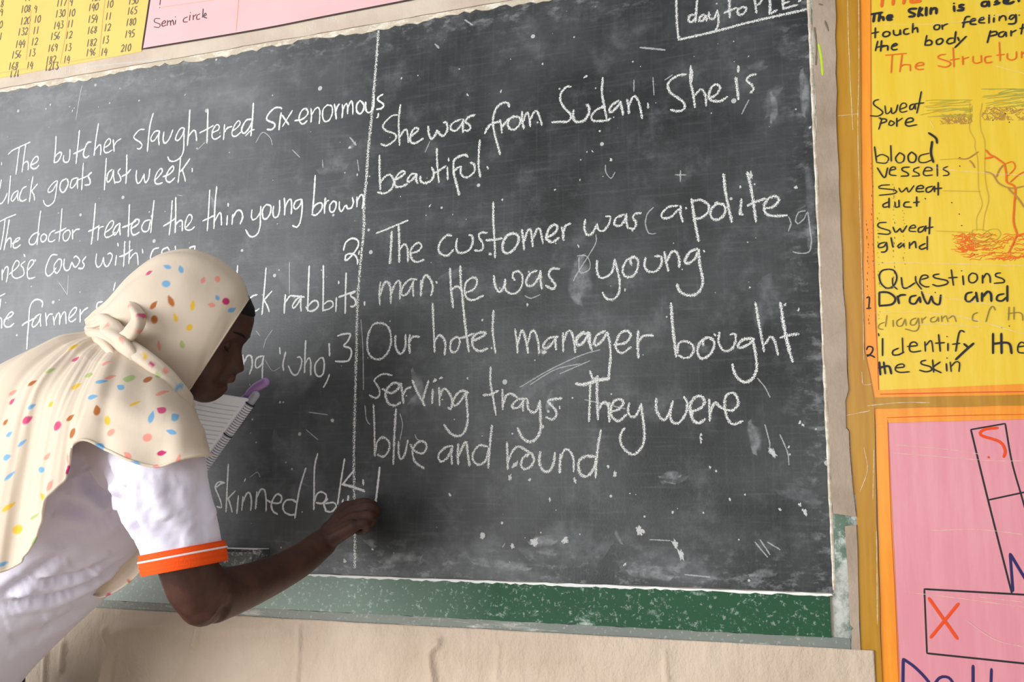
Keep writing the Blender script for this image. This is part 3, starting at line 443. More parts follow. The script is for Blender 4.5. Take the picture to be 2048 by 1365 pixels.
# ---------------------------------------------------------------- the room
def board_mat():
    m_, nt, b = newmat('painted_blackboard'); g = NT(nt)
    x, y, z = g.xyz()
    X = g.m('ADD', x, 0); Z = g.m('SUBTRACT', z, CAM_H)
    cloud = g.map(g.noise(g.pos(3.2, 0, 3.2), 1.0, 7, .62), .36, .72)
    fine = g.noise(g.pos(14, 0, 14), 1.0, 8, .7)
    wipeh = g.noise(g.pos(9, 0, 150), 1.0, 3, .6)
    wipev = g.noise(g.pos(170, 0, 6), 1.0, 3, .6)
    dust = g.m('MULTIPLY', cloud, .26)
    dust = g.m('ADD', dust, g.m('MULTIPLY', g.map(fine, .48, .76), .30))
    dust = g.m('ADD', dust, g.m('MULTIPLY', g.map(wipeh, .5, .8), .12))
    dust = g.m('ADD', dust, g.m('MULTIPLY', g.map(wipev, .5, .8), .07))
    # dust gathers along the top, the foot and the right-hand side
    ragged_ = g.map(g.noise(g.pos(26, 0, 46), 1.0, 9, .72), .50, .66)
    edge = g.m('MAXIMUM', g.map(Z, .86, .955), g.map(Z, -.01, -.095))
    edge = g.m('MAXIMUM', edge, g.m('MULTIPLY', g.map(X, -.13, -.05), .8))
    dust = g.m('ADD', dust, g.m('MULTIPLY', g.m('MULTIPLY', edge, ragged_), .75))
    # lighter to the left: window sheen painted into the colour, with some chalk dust
    dust = g.m('ADD', dust, g.map(X, -.55, -1.75, 0, .72))
    dust = g.m('MAXIMUM', dust, 0.0, clamp=True)
    col = g.mix(g.m('MULTIPLY', dust, .34), lin(28, 29, 30), lin(205, 208, 210))
    # crumbs of chalk
    v = g.vor(g.pos(1, 0, 1), 75.0)
    sx = g.N.new('ShaderNodeSeparateXYZ'); g.L.new(v['Color'], sx.inputs[0])
    rad = g.map(sx.outputs[0], .90, 1.0, 0.0, .15, smooth=False)
    sp = g.m('LESS_THAN', v['Distance'], rad)
    v2 = g.vor(g.pos(1, 0, 1), 30.0); sx2 = g.N.new('ShaderNodeSeparateXYZ'); g.L.new(v2['Color'], sx2.inputs[0])
    sp2 = g.m('LESS_THAN', g.m('ADD', v2['Distance'], g.m('MULTIPLY', fine, .22)), g.map(sx2.outputs[1], .93, 1.0, 0.08, .24, smooth=False))
    col = g.mix(g.m('MULTIPLY', g.m('MAXIMUM', sp, sp2), .6), col, lin(215, 215, 212))
    # old green paint showing through near the lower right corner
    gr = g.m('MULTIPLY', g.map(g.noise(g.pos(18, 0, 18), 1.0, 3), .62, .70), g.m('MULTIPLY', g.map(X, -.22, -.10), g.map(Z, .20, .05)))
    col = g.mix(g.m('MULTIPLY', gr, .55), col, lin(30, 62, 40))
    g.L.new(col, b.inputs['Base Color'])
    b.inputs['Roughness'].default_value = .42; b.inputs['Specular IOR Level'].default_value = .34
    bp = g.N.new('ShaderNodeBump'); bp.inputs['Strength'].default_value = .25; bp.inputs['Distance'].default_value = .001
    g.L.new(g.noise(g.pos(260, 0, 260), 1.0, 3), bp.inputs['Height']); g.L.new(bp.outputs['Normal'], b.inputs['Normal'])
    return m_
def dusty(name, base, dustc, x0, x1, lo, hi, patch, scale=24.0, sx=.6, rough=.6):
    """old paint under chalk dust; the pale tone grows from x1 towards x0"""
    m_, nt, b = newmat(name); g = NT(nt); x, y, z = g.xyz()
    base_ = g.mix(g.noise(g.pos(7, 7, 7), 1.0, 5), tuple(c * .7 for c in base[:3]) + (1,), tuple(c * 1.25 for c in base[:3]) + (1,))
    n = g.noise(g.pos(scale * sx, scale, scale), 1.0, 8, .72)
    n2 = g.noise(g.pos(190, 190, 190), 1.0, 3, .6)
    t = g.m('ADD', g.m('MULTIPLY', g.map(n, patch, patch + .16), .75), g.m('MULTIPLY', g.map(n2, .56, .72), .35))
    t = g.m('ADD', t, g.map(x, x1, x0, lo, hi, smooth=False), clamp=True)
    g.L.new(g.mix(t, base_, dustc), b.inputs['Base Color']); b.inputs['Roughness'].default_value = rough
    b.inputs['Specular IOR Level'].default_value = .3
    return m_
def paper_mat(name, c1, c2, scale=6.0, bump=.5):
    m_, nt, b = newmat(name); g = NT(nt)
    n = g.noise(g.pos(scale, scale, scale), 1.0, 6, .6)
    g.L.new(g.mix(g.map(n, .32, .68), c1, c2), b.inputs['Base Color'])
    b.inputs['Roughness'].default_value = .7; b.inputs['Specular IOR Level'].default_value = .25
    h = g.m('ADD', g.noise(g.pos(24, 10, 15), 1.0, 7, .62), g.m('MULTIPLY', g.noise(g.pos(260, 300, 170), 1.0, 3), .10))
    bp = g.N.new('ShaderNodeBump'); bp.inputs['Strength'].default_value = bump; bp.inputs['Distance'].default_value = .008
    g.L.new(h, bp.inputs['Height']); g.L.new(bp.outputs['Normal'], b.inputs['Normal'])
    return m_
def tape_mat(name, c1, c2, alpha):
    m_, nt, b = newmat(name); g = NT(nt)
    n = g.noise(g.pos(60, 10, 5), 1.0, 5, .6)
    g.L.new(g.mix(g.map(n, .3, .7), c1, c2), b.inputs['Base Color']); b.inputs['Roughness'].default_value = .25
    b.inputs['Specular IOR Level'].default_value = .5
    bp = g.N.new('ShaderNodeBump'); bp.inputs['Strength'].default_value = .35; bp.inputs['Distance'].default_value = .002
    g.L.new(g.noise(g.pos(30, 10, 12), 1.0, 4), bp.inputs['Height']); g.L.new(bp.outputs['Normal'], b.inputs['Normal'])
    v = g.N.new('ShaderNodeValue'); v.outputs[0].default_value = alpha
    if alpha < 1: g.out(nt, b, v.outputs[0])
    return m_

M = {}
M['plaster'] = plain('cream_plaster', lin(214, 204, 190), .8, .2, (40, .3), .05, 4)
M['floor'] = plain('grey_cement', lin(186, 178, 166), .8, .2, (30, .3), .1, 3)
M['board'] = board_mat()
M['green'] = dusty('chalky_green_paint', lin(24, 74, 46), lin(205, 216, 208), -1.30, -.58, .0, .74, .57)  # paler leftward: chalk dust plus window sheen put into the paint colour
M['greyedge'] = dusty('chalky_grey_edge', lin(112, 120, 112), lin(206, 202, 192), -1.7, -.5, .05, .40, .54, 70, .12)
M['greenR'] = dusty('chalky_green_paint_upright', lin(40, 84, 56), lin(196, 200, 194), -.09, -.02, .12, .34, .43, 26, 1.4)
M['dustwhite'] = dusty('chalk_dust_ledge', lin(226, 226, 222), lin(240, 240, 236), -1, 0, .2, .2, .5)
M['rim'] = dusty('chipped_cream_rim', lin(186, 172, 150), lin(226, 220, 206), -1, 0, .1, .1, .45, 60, .5)
M['kraft'] = paper_mat('brown_kraft_paper', lin(150, 132, 114), lin(176, 158, 140))
M['kraftL'] = paper_mat('pale_kraft_paper', lin(192, 173, 153), lin(205, 187, 167), 5.0, .9)
M['kraftT'] = paper_mat('pale_kraft_strip', lin(186, 168, 152), lin(204, 190, 172), 5.0, .3)
M['chalk'] = chalk('chalk_line', lin(232, 232, 230), .92, .14, 720, .75, 2.5)
M['chalkR'] = chalk('chalk_line_rough', lin(236, 236, 232), .92, .22, 640, .62, 3.3)
M['chalkW'] = chalk('chalk_divider', lin(236, 236, 232), .9, .42, 480, .7, 3.4)
M['chalkF'] = chalk('chalk_faint', lin(225, 226, 226), .42, .25)
M['chalkB'] = chalk('chalk_crumb', lin(235, 235, 232), .62, .30, 420, 1.1, 2.8)
M['sm_h'] = smudge('chalk_dust_heavy', lin(216, 216, 210), .95)
M['sm_l'] = smudge('chalk_smear_light', lin(190, 193, 196), .20)
M['sm_m'] = smudge('chalk_smear', lin(200, 202, 204), .42)
inks = dict(black=(38, 36, 40), grey=(140, 122, 58), pencil=(196, 168, 60), orange=(226, 104, 30), orangered=(226, 74, 24), navy=(44, 34, 92), brown=(176, 132, 66), red=(214, 92, 40), pale=(240, 170, 110), charcoal=(112, 102, 84), olive=(170, 160, 62), soft=(84, 74, 78))
for k, c in inks.items(): M['ink_' + k] = plain('ink_' + k, lin(*c), .5, .3)
M['yellow'] = tape_mat('yellow_sheet_under_clear_film', lin(226, 188, 40), lin(230, 197, 62), 1)
M['pink'] = tape_mat('pink_sheet_under_clear_film', lin(216, 138, 150), lin(222, 149, 158), 1)
M['paleyellow'] = plain('pale_yellow_sheet', lin(220, 190, 106), .5, .35, (30, .2), .04, 6)
M['palepink'] = plain('pale_pink_sheet', lin(236, 180, 182), .5, .35, (20, .3), .05, 8)
M['orangeT'] = tape_mat('orange_tape', lin(232, 138, 30), lin(240, 156, 44), 1)
M['mustard'] = tape_mat('mustard_packing_tape', lin(178, 122, 14), lin(192, 142, 40), .9)
M['glint'] = chalk('clear_film_glint', lin(246, 234, 204), .62, .25, 260, .9, 1.6)  # pale streaks: glints on tape and film wrinkles, put in as colour
M['black'] = plain('black_marker_border', lin(60, 52, 46), .6, .3)

def rect(name, x0, x1, y0, y1, z0, z1, mat):
    V = [(x, y, z) for x in (x0, x1) for y in (y0, y1) for z in (z0, z1)]
    F = [(0, 1, 3, 2), (4, 6, 7, 5), (0, 4, 5, 1), (2, 3, 7, 6), (0, 2, 6, 4), (1, 5, 7, 3)]
    o = mesh_obj(name, V, F, mat); o['kind'] = 'structure'; return o
rect('wall_back', -3.6, 1.6, 0.0, 0.15, 0.0, 2.7, M['plaster'])
rect('floor', -3.6, 1.6, -4.2, 0.15, -0.1, 0.0, M['floor'])

rnd = random.Random(7)
H = CAM_H
BX0, BX1, BZ0, BZ1 = -2.42, -.0515, H - .0945, H + .9435
# ---------------------------------------------------------------- blackboard
bb = empty('blackboard', (-1.2, 0, H - .18), 'large black wall blackboard covered in white chalk sentences, with a chalky green rail below', 'blackboard')
mb = MB(); slab(mb, [(BX0, BZ0), (BX1, BZ0), (BX1, BZ1), (BX0, BZ1)], -.003, .003); mb.build('writing_surface', M['board'], bb)
GZ0, GZ1 = H - .158, H - .0975
mb = MB()
slab(mb, [(BX0, GZ0), (BX1 - .006, GZ0), (BX1 - .006, GZ1), (BX0, GZ1)], -.008, .008)
rail = mb.build('lower_rail', M['green'], bb, label='chalk-dusted green painted rail')
mb = MB()
top = [(x, GZ1 + .002 + rnd.uniform(-.0006, .0012)) for x in np.arange(BX1 - .004, BX0, -.02)]
bot = [(x, GZ1 - .0006 + rnd.uniform(-.0022, .0008)) for x in np.arange(BX0, BX1, .008)]
slab(mb, bot + top, -.0092, .0088); mb.build('dust_ledge', M['dustwhite'], rail, label='white line of chalk dust along the rail')
mb = MB(); slab(mb, ragged([(BX0, H - .179), (BX1 + .02, H - .179), (BX1 + .02, GZ0), (BX0, GZ0)], .02, .0012, rnd), -.0065, .0065); mb.build('bottom_edge', M['greyedge'], bb, label='worn grey bottom edge')
mb = MB(); slab(mb, [(BX1, H - .179), (-.008, H - .179), (-.008, H + .95), (BX1, H + .95)], -.005, .005); upright = mb.build('right_upright', M['greenR'], bb, label='chalk-smeared green upright beside the writing')
mb = MB()
ribbon(mb, [(BX1 + .001 + rnd.uniform(-.0003, .0003), z) for z in np.arange(H - .09, H + .95, .012)], .0052, -.0052, .0012, jitter=.45, rnd=rnd)
mb.build('right_rim', M['rim'], upright)
mb = MB()
zs = np.arange(H - .175, H - .06, .006)
ribbon(mb, [(BX1 + .011 + .002 * math.sin(z * 40), z) for z in zs], .032, -.0052, .0004, jitter=.3, rnd=rnd)
mb.build('dust_streak', M['sm_h'], upright)
mb = MB()
lo = [(x, BZ1 - .004 + rnd.uniform(-.004, .003) + .003 * math.sin(x * 17)) for x in np.arange(BX0, BX1, .012)]
hi = [(x, BZ1 + .006) for x in np.arange(BX1, BX0, -.05)]
slab(mb, lo + hi, -.0048, .0048); mb.build('top_rim', M['rim'], bb, label='chipped cream top rim')

def cluster(ST, gap):
    par = list(range(len(ST)))
    def root(i):
        while par[i] != i: i = par[i]
        return i
    for i in range(len(ST)):
        for j in range(i):
            A, B = ST[i], ST[j]
            if A[:, 0].min() - gap > B[:, 0].max() or B[:, 0].min() - gap > A[:, 0].max() or A[:, 1].min() - gap > B[:, 1].max() or B[:, 1].min() - gap > A[:, 1].max(): continue
            if np.sqrt(((A[:, None] - B[None]) ** 2).sum(-1)).min() < gap: par[root(i)] = root(j)
    G = {}
    for i in range(len(ST)): G.setdefault(root(i), []).append(ST[i])
    return list(G.values())
def writing(name, tr, width, mats, Y, parent, jit=.0, label=None, lift=.0005, step=.0025, words=0):
    """strokes of one piece of writing; with `words` the strokes are parted at gaps wider than that (metres)"""
    rr = random.Random(len(tr) * 13 + 5); ST = []
    for (ox, oy, sc), txt in tr:
        for st in parse(txt): ST.append(crom(wall_pts(st, ox, oy, sc, Y), step))
    if not words: groups = [ST]
    elif words < 0:                                    # part the strokes wherever they stand further than this apart
        groups = cluster(ST, -words)
    else:
        ST.sort(key=lambda P: P[:, 0].min()); groups = []; end = -99
        for P in ST:
            if P[:, 0].min() - end > words: groups.append([])
            groups[-1].append(P); end = max(end, P[:, 0].max())
    for G in groups:
        mb = MB()
        for P in G: ribbon(mb, P, width * (1 + rr.uniform(-.12, .12)), Y, lift, jitter=jit, rnd=rr)
        o = mb.build(name, mats, parent, label=label)
    return o
YB = -.0034
for words, tr in T_LEFT: writing('chalk_word', tr, .0048, M['chalk'], YB, bb, .35, None, words=.009)
for words, tr in T_NUM: writing('chalk_numeral', tr, .0054, M['chalk'], YB - .0002, bb, .35, None)
for words, tr in T_RIGHT: writing('chalk_word', tr, .0059, M['chalkR'], YB, bb, .4, None, words=.011)
# ruled chalk line between the two columns
DV = [(757,62),(753,120),(748,180),(743,239),(737,297),(733,356),(728,414),(728,457),(722,520),(716,591),(714,650),(713,701),(711,778),(709,855),(708,948),(710,1077),(710,1136)]
mb = MB(); ribbon(mb, crom(wall_pts(DV, 0, 0, 1, YB), .004), .0088, YB, .0006, jitter=.4, rnd=rnd); mb.build('chalk_divider', M['chalkW'], bb)
mb = MB()
for w, txt in FAINT:
    for st in parse(txt): ribbon(mb, crom(wall_pts(st, 0, 0, 1, YB), .004), w * .001, YB, .0003, jitter=.5, rnd=rnd)
mb.build('half_wiped_marks', M['chalkF'], bb)['kind'] = 'stuff'
mb = MB()
for x, y, r in BLOTS:
    c = wall_pts([(x, y)], 0, 0, 1, YB)[0]; rr = r * .00072; n = 13
    ph = rnd.uniform(0, 6)
    el = rnd.uniform(.8, 2.0); tl_ = rnd.uniform(.6, 2.4)
    def spot(t, q): a_, b_ = q * math.cos(t) * el, q * math.sin(t); return (c[0] + a_ * math.cos(tl_) - b_ * math.sin(tl_), YB - .0002, c[1] + a_ * math.sin(tl_) + b_ * math.cos(tl_))
    V = [(c[0], YB - .0005, c[1])] + [spot(ph + 6.283 * k / n, rr * rnd.uniform(.55, 1.25)) for k in range(n)]
    mb.add(V, [(0, k + 1, (k + 1) % n + 1) for k in range(n)], 0, [(0, 0)] + [(0, .8)] * n)
mb.build('chalk_blots', M['chalkB'], bb)['kind'] = 'stuff'
for cls in 'lm':
    mb = MB()
    for w, c, txt in SMEAR:
        if c != cls: continue
        for st in parse(txt):
            P = crom(wall_pts(st, 0, 0, 1, YB), .01)
            k = len(P); n0 = len(mb.v)
            ribbon(mb, P, w * .001, YB + .0002, .00005, jitter=.25, rnd=rnd)
            # fade the ends too
            for i in range(k):
                e = max(0, 1 - min(i, k - 1 - i) / max(1, k * .3))
                mb.uv[n0 + i * 3 + 1] = (0, e)
            mb.uv[n0 + 3 * k] = mb.uv[n0 + 3 * k + 1] = (0, 1)
    mb.build('chalk_smear', M['sm_' + cls], bb)['kind'] = 'stuff'

# small block held on the board
blk_m = dusty('chalky_black_block', lin(44, 46, 48), lin(190, 192, 190), -1.2, -1.0, .1, .0, .52, 60, 1, .5)
a0 = Q(449, 1096, -.045); a1 = Q(514, 1099, -.045); b1 = Q(512, 1139, -.045)
bk = empty('board_duster', ((a0[0] + a1[0]) / 2, -.003, a1[2] - .03), 'small black chalk-dusted block on the board, just above the bent elbow', 'board duster')
def bevel_box(name, x0, x1, y0, y1, z0, z1, mat, parent, bw=.003, label=None):
    bm = bmesh.new(); bmesh.ops.create_cube(bm, size=1)
    for v in bm.verts: v.co = ((x0 + x1) / 2 + v.co.x * (x1 - x0), (y0 + y1) / 2 + v.co.y * (y1 - y0), (z0 + z1) / 2 + v.co.z * (z1 - z0))
    bmesh.ops.bevel(bm, geom=bm.edges[:], offset=bw, segments=3, affect='EDGES', profile=.6)
    bm.verts.index_update()
    V = [v.co[:] for v in bm.verts]; F = [[v.index for v in f.verts] for f in bm.faces]; bm.free()
    return mesh_obj(name, V, F, mat, parent, label=label)
z1, z0 = a1[2], b1[2]
bevel_box('body', a0[0] - .02, a1[0], -.042, -.003, z0, z1, blk_m, bk)
bevel_box('face_plate', a0[0] - .012, a1[0] - .010, -.0445, -.041, z0 + .003, z1 - .006, dusty('worn_face', lin(70, 74, 74), lin(205, 206, 204), -1.2, -1, .1, .1, .50, 70, 1, .4), bk, .0008, 'worn grey face')
mb = MB(); slab(mb, [(a0[0] - .02, z1 - .001), (a1[0] - .001, z1 - .001), (a1[0] - .001, z1 + .0006), (a0[0] - .02, z1 + .0006)], -.0425, .037); mb.build('dusty_top', M['dustwhite'], bk)

# ---------------------------------------------------------------- brown paper sheets on the wall
def sheet_obj(name, pts, Y, th, mat, label, cat, group=None, rag=.0012, step=.03):
    mb = MB(); poly = pxpoly(pts, Y); th -= .0006
    slab(mb, ragged(poly, step, rag, rnd) if rag else poly, Y, th)
    q = np.mean([p for p in poly], axis=0)
    o = mb.build(name, mat, None, origin=(q[0], Y + th, min(p[1] for p in poly)))
    return tag(o, label, cat, group)
sheet_obj('kraft_paper_strip', [(-420, 252), (0, 177), (512, 88), (757, 46), (1060, -8), (1606, -106), (1606, -330), (-420, -40)], -.0035, .0035, M['kraftT'], 'long pale brown paper strip between the hanging charts and the top of the blackboard', 'paper strip')
mb = MB()
for st in parse('612,66 614,50 624,60 627,44;633,47 634,48;655,19 657,43;666,30 668,42 674,38 671,33;690,12 692,33;706,8 707,26;692,24 706,18;104,152 110,138 116,150 123,136;132,148 132,134;140,146 141,132;150,132 158,136 150,140 160,146;172,143 174,128;180,127 188,125'): ribbon(mb, crom(wall_pts(st, 0, 0, 1, -.0038), .003), .0028, -.0038, .0002, jitter=.5, rnd=rnd)
mb.build('chalk_scribble', M['chalkF'], bpy.data.objects['kraft_paper_strip'], label='faint white scribbled letters')
sheet_obj('kraft_paper_strip', [(1623, -120), (1625, 60), (1633, 260), (1645, 600), (1657, 830), (1666, 1028), (1712, 1035), (1706, 986), (1698, 862), (1692, 856), (1690, 802), (1697, 780), (1685, 540), (1673, 260), (1671, 0), (1669, -120)], -.0084, .0022, M['kraft'], 'tall brown paper strip along the right edge of the blackboard, ending above the green corner', 'paper strip')
sheet_obj('kraft_paper_strip', [(1690, 1053), (1713, 1050), (1716, 1150), (1721, 1306), (1704, 1300), (1703, 1262), (1707, 1258), (1700, 1250), (1696, 1150)], -.0084, .0022, M['kraft'], 'short torn brown paper piece beside the green lower corner of the blackboard', 'paper strip', rag=.0006)

kr = bpy.data.objects['kraft_paper_strip.001']
mb = MB(); ribbon(mb, crom(wall_pts([(1637, 88), (1642, 115), (1645, 150)], 0, 0, 1, -.0086), .004), .0035, -.0086, .0002, jitter=.3, rnd=rnd)
mb.build('paint_streak', plain('lime_paint', lin(186, 210, 40), .6, .3), kr, label='thin lime green streak')
mb = MB()
for st in parse('1650,42 1655,55 1657,62;1638,8 1645,10;1629,55 1633,90 1632,130'): ribbon(mb, crom(wall_pts(st, 0, 0, 1, -.0086), .004), .003, -.0086, .0002, jitter=.5, rnd=rnd)
mb.build('pencil_smear', M['ink_charcoal'], kr, label='grey smear')

# big wrinkled sheet under the board, as a shaped grid
def wrinkled(name, c4, Y, mats, label, cat, creases, nx=900, nz=150):
    (xl, zt0), (xr, zt1), zb = c4
    def bottom(x): return zb
    us = np.linspace(0, 1, nx); vs = np.linspace(0, 1, nz)
    V = []; UV = []
    CR = [(crom(wall_pts(c, 0, 0, 1, Y), .003), w, h) for c, w, h in creases]
    for v in vs:
        for u in us:
            x = xl + (xr - xl) * u; zt = zt0 + (zt1 - zt0) * u + .0012 * mnoise.noise(Vector((x * 9, 0, 3)))
            z = zt + (zb - zt) * v
            d = .0035 * (mnoise.noise(Vector((x * 5, z * 3, 1.7))) + .5 * mnoise.noise(Vector((x * 16, z * 6, 4))) + .25 * mnoise.noise(Vector((x * 60, z * 22, 8)))) * min(1, v * 6 + .12)
            V.append([x, Y - .003 - d, z])
    V = np.array(V)
    for P, w, h in CR:
        bx = np.where((V[:, 0] > P[:, 0].min() - .05) & (V[:, 0] < P[:, 0].max() + .05) & (V[:, 2] > P[:, 1].min() - .05))[0]
        d = np.full(len(V), 9.0); d[bx] = np.sqrt(((V[bx][:, None, [0, 2]] - P[None]) ** 2).sum(-1)).min(1)
        V[:, 1] -= 2.0 * h * np.exp(-(d / (w * 1.7)) ** 2)
    F = [(j * nx + i, (j + 1) * nx + i, (j + 1) * nx + i + 1, j * nx + i + 1) for j in range(nz - 1) for i in range(nx - 1)]
    o = mesh_obj(name, V, F, mats, None, True, origin=((xl + xr) / 2, 0, zb))
    so = o.modifiers.new('thickness', 'SOLIDIFY'); so.thickness = .0015; so.offset = -1
    return tag(o, label, cat)
pR = Q(1748, 1302, -.009); pL = Q(0, 1204, -.009)
zR = pR[2]; slope = 0.0
CRE = [([(214,1262),(222,1290),(214,1330),(205,1400)], .004, .006), ([(228,1300),(215,1345),(207,1400)], .003, .004), ([(222,1268),(270,1255),(330,1250)], .006, .003),
       ([(405,1240),(402,1262),(392,1290)], .004, .004), ([(600,1255),(600,1300),(596,1365)], .003, .0022), ([(880,1285),(862,1310),(868,1365)], .004, .004), ([(130,1290),(126,1340)], .004, .003),
       ([(95,1300),(92,1365)], .004, .003), ([(1000,1290),(995,1365)], .003, .0012), ([(1330,1305),(1335,1365)], .003, .0012), ([(700,1270),(1000,1300),(1300,1310)], .012, .002), ([(300,1260),(450,1262),(560,1262)], .01, .003)]
ks = wrinkled('kraft_paper_sheet', ((-2.42, H - .1735), (pR[0], zR), H - .62), -.006, M['kraftL'], 'wide wrinkled pale brown paper sheet on the wall under the blackboard', 'paper sheet', CRE)

# ---------------------------------------------------------------- charts
def chart(name, label, pts, Y, mat, cat='chart'):
    poly = pxpoly(pts, Y); x = np.mean([p[0] for p in poly]); z = min(p[1] for p in poly)
    e = empty(name, (x, 0, z), label, cat)
    mb = MB(); slab(mb, poly, Y, -Y); mb.build('sheet', mat, e)
    return e
def strip(name, parent, pts, Y, mat, label=None, th=.0004):
    mb = MB(); slab(mb, pxpoly(pts, Y), Y, th); return mb.build(name, mat, parent, label=label)
def line(mb, pts, w, Y, lift=.0002):
    ribbon(mb, crom(wall_pts(pts, 0, 0, 1, Y), .02), w, Y, lift)

YC = -.0030
sk = chart('wall_chart', 'bright yellow handwritten chart about the skin with an orange tape border, upper right', [(1738, -160), (1741, 250), (1750, 600), (1757, 812), (2300, 798), (2300, -160)], YC, M['yellow'])
strip('tape_border', sk, [(1718, -160), (1720, 250), (1727, 600), (1733, 830), (1770, 800), (1758, 780), (1750, 640), (1747, 500), (1741, 250), (1740, -160)], YC - .0006, M['orangeT'], 'orange tape border')
strip('tape_border', sk, [(1733, 806), (1757, 781), (2300, 757), (2300, 792)], YC - .0009, M['orangeT'], 'orange tape border')
mb = MB(); line(mb, [(1741, -60), (1742, 250), (1744, 320), (1747, 500), (1754, 700), (1757, 780)], .0012, YC - .001); line(mb, [(1760, 789), (1900, 786), (2100, 783)], .0014, YC - .0015)
mb.build('border_line', M['ink_red'], sk)
for nm, ink, wmm, tr in CH_SKIN: writing(nm, tr, wmm * .0008, M['ink_' + ink], YC - .0012, sk, 0, '%s %s' % (dict(orange='orange', black='black marker', grey='faded grey', pencil='faint pencil', brown='brown crayon')[ink], nm), .00015, .002, words=(-.0075 if nm != 'diagram' else -.02))
mb = MB()   # crayon hatching of the skin layers
def hatch(x0, y0, x1, y1, n, dx, dy, w, wob, seed):
    rr = random.Random(seed)
    for i in range(n):
        x = rr.uniform(x0, x1); y = rr.uniform(y0, y1)
        P = [(x + dx * t + rr.uniform(-wob, wob), y + dy * t + rr.uniform(-wob, wob)) for t in (0, .33, .66, 1)]
        P = [(min(max(px, x0), x1 + 6), min(max(py, y0), y1)) for px, py in P]
        ribbon(mb, crom(wall_pts(P, 0, 0, 1, YC - .0004), .004), w * .001, YC - .0004, .0001)
hatch(1850, 200, 1938, 240, 26, 60, -5, .9, 1.5, 1); hatch(1963, 178, 2075, 216, 34, 70, -9, 1.0, 1.5, 2)
mb.build('crayon_hatching', M['ink_olive'], sk, label='green crayon skin layer')
mb = MB(); hatch(1880, 228, 1938, 248, 60, 8, 2, .8, 5, 3); hatch(1963, 214, 2075, 240, 110, 8, 2, .8, 5, 4); mb.build('crayon_hatching', M['ink_brown'], sk, label='brown crayon skin layer')
mb = MB(); hatch(1902, 468, 2075, 522, 120, 24, -3, 1.0, 4, 5); hatch(1915, 466, 1945, 500, 40, 8, 8, .8, 5, 6); mb.build('crayon_hatching', M['ink_orange'], sk, label='orange crayon base layer')
mb = MB(); rr = random.Random(4)
for x0, y0, n in ((1743, 320, 26), (1756, 420, 24), (1786, 360, 22), (1806, 400, 16), (1734, 430, 24)):
    y = y0
    for k in range(n):
        y += rr.uniform(5, 14); xx = x0 + rr.uniform(-2, 2) + (y - y0) * .012
        ribbon(mb, wall_pts([(xx, y), (xx + .5, y + rr.choice((1, 1, 4)))], 0, 0, 1, YC - .0012), .0009, YC - .0012, .0001)
for x, y in ((1919,315),(1919,332),(2010,227),(2018,244),(1985,240),(1903,405),(1918,428),(1923,451),(1948,509),(1764,525),(1850,397),(1870,585),(2003,655),(2018,652)): ribbon(mb, wall_pts([(x, y), (x + 1, y + 1)], 0, 0, 1, YC - .0004), .002, YC - .0004, .0001)
mb.build('ink_dots', M['ink_black'], sk)['kind'] = 'stuff'
def creases(parent, lst, w, Y, nm='film_crease_glint'):
    for c in lst:
        mb = MB(); ribbon(mb, crom(wall_pts(c, 0, 0, 1, Y), .006), w, Y, .0006, jitter=.8, rnd=rnd); mb.build(nm, M['glint'], parent)
creases(sk, [[(1750,322),(1800,325),(1850,332),(1920,342),(2060,352)], [(1752,295),(1765,308)], [(1745,525),(1900,528),(2048,532)], [(1830,650),(1880,648),(1960,655)], [(1748,626),(1900,630),(2048,668)], [(1772,715),(1790,740)], [(1985,130),(2060,150)], [(1750,588),(1800,572),(1860,590),(2000,612)], [(1745,50),(1900,46),(2048,20)], [(1860,243),(1868,256)]], .0011, YC - .0008)

pk = chart('wall_chart', 'bright pink handwritten chart with boxes marked S and X, orange tape border, lower right', [(1768, 830), (1776, 1000), (1793, 1500), (2300, 1500), (2300, 824)], YC, M['pink'])
strip('tape_border', pk, [(1750, 815), (1756, 1045), (1764, 1365), (1768, 1500), (1806, 1500), (1800, 1365), (1785, 1040), (1776, 846), (1774, 838)], YC - .0006, M['orangeT'], 'orange tape border')
strip('tape_border', pk, [(1748, 813), (1752, 850), (1774, 846), (2048, 839), (2300, 833), (2300, 806)], YC - .0009, M['orangeT'], 'orange tape border')
mb = MB(); line(mb, [(1774, 836), (1900, 832), (2060, 829)], .0010, YC - .0014); line(mb, [(1775, 840), (1782, 1040), (1790, 1200), (1797, 1365)], .0010, YC - .0012); mb.build('border_line', M['ink_red'], pk)
for nm, ink, wmm, tr in CH_PINK: writing(nm, tr, wmm * .001, M['ink_' + ink], YC - .0004, pk, 0, '%s %s' % (dict(black='black ruled', orangered='orange', navy='navy blue')[ink], nm), .00015, .003, words=-.03)
creases(pk, [[(1780,906),(1880,914),(1985,922),(2060,922)], [(1790,890),(1900,900),(1980,912)], [(1860,1062),(1960,1060),(2048,1070)], [(1810,1185),(1900,1195),(2048,1215)], [(1930,1240),(1990,1280),(2048,1295)], [(1960,1195),(2048,1205)]], .0010, YC - .0008)

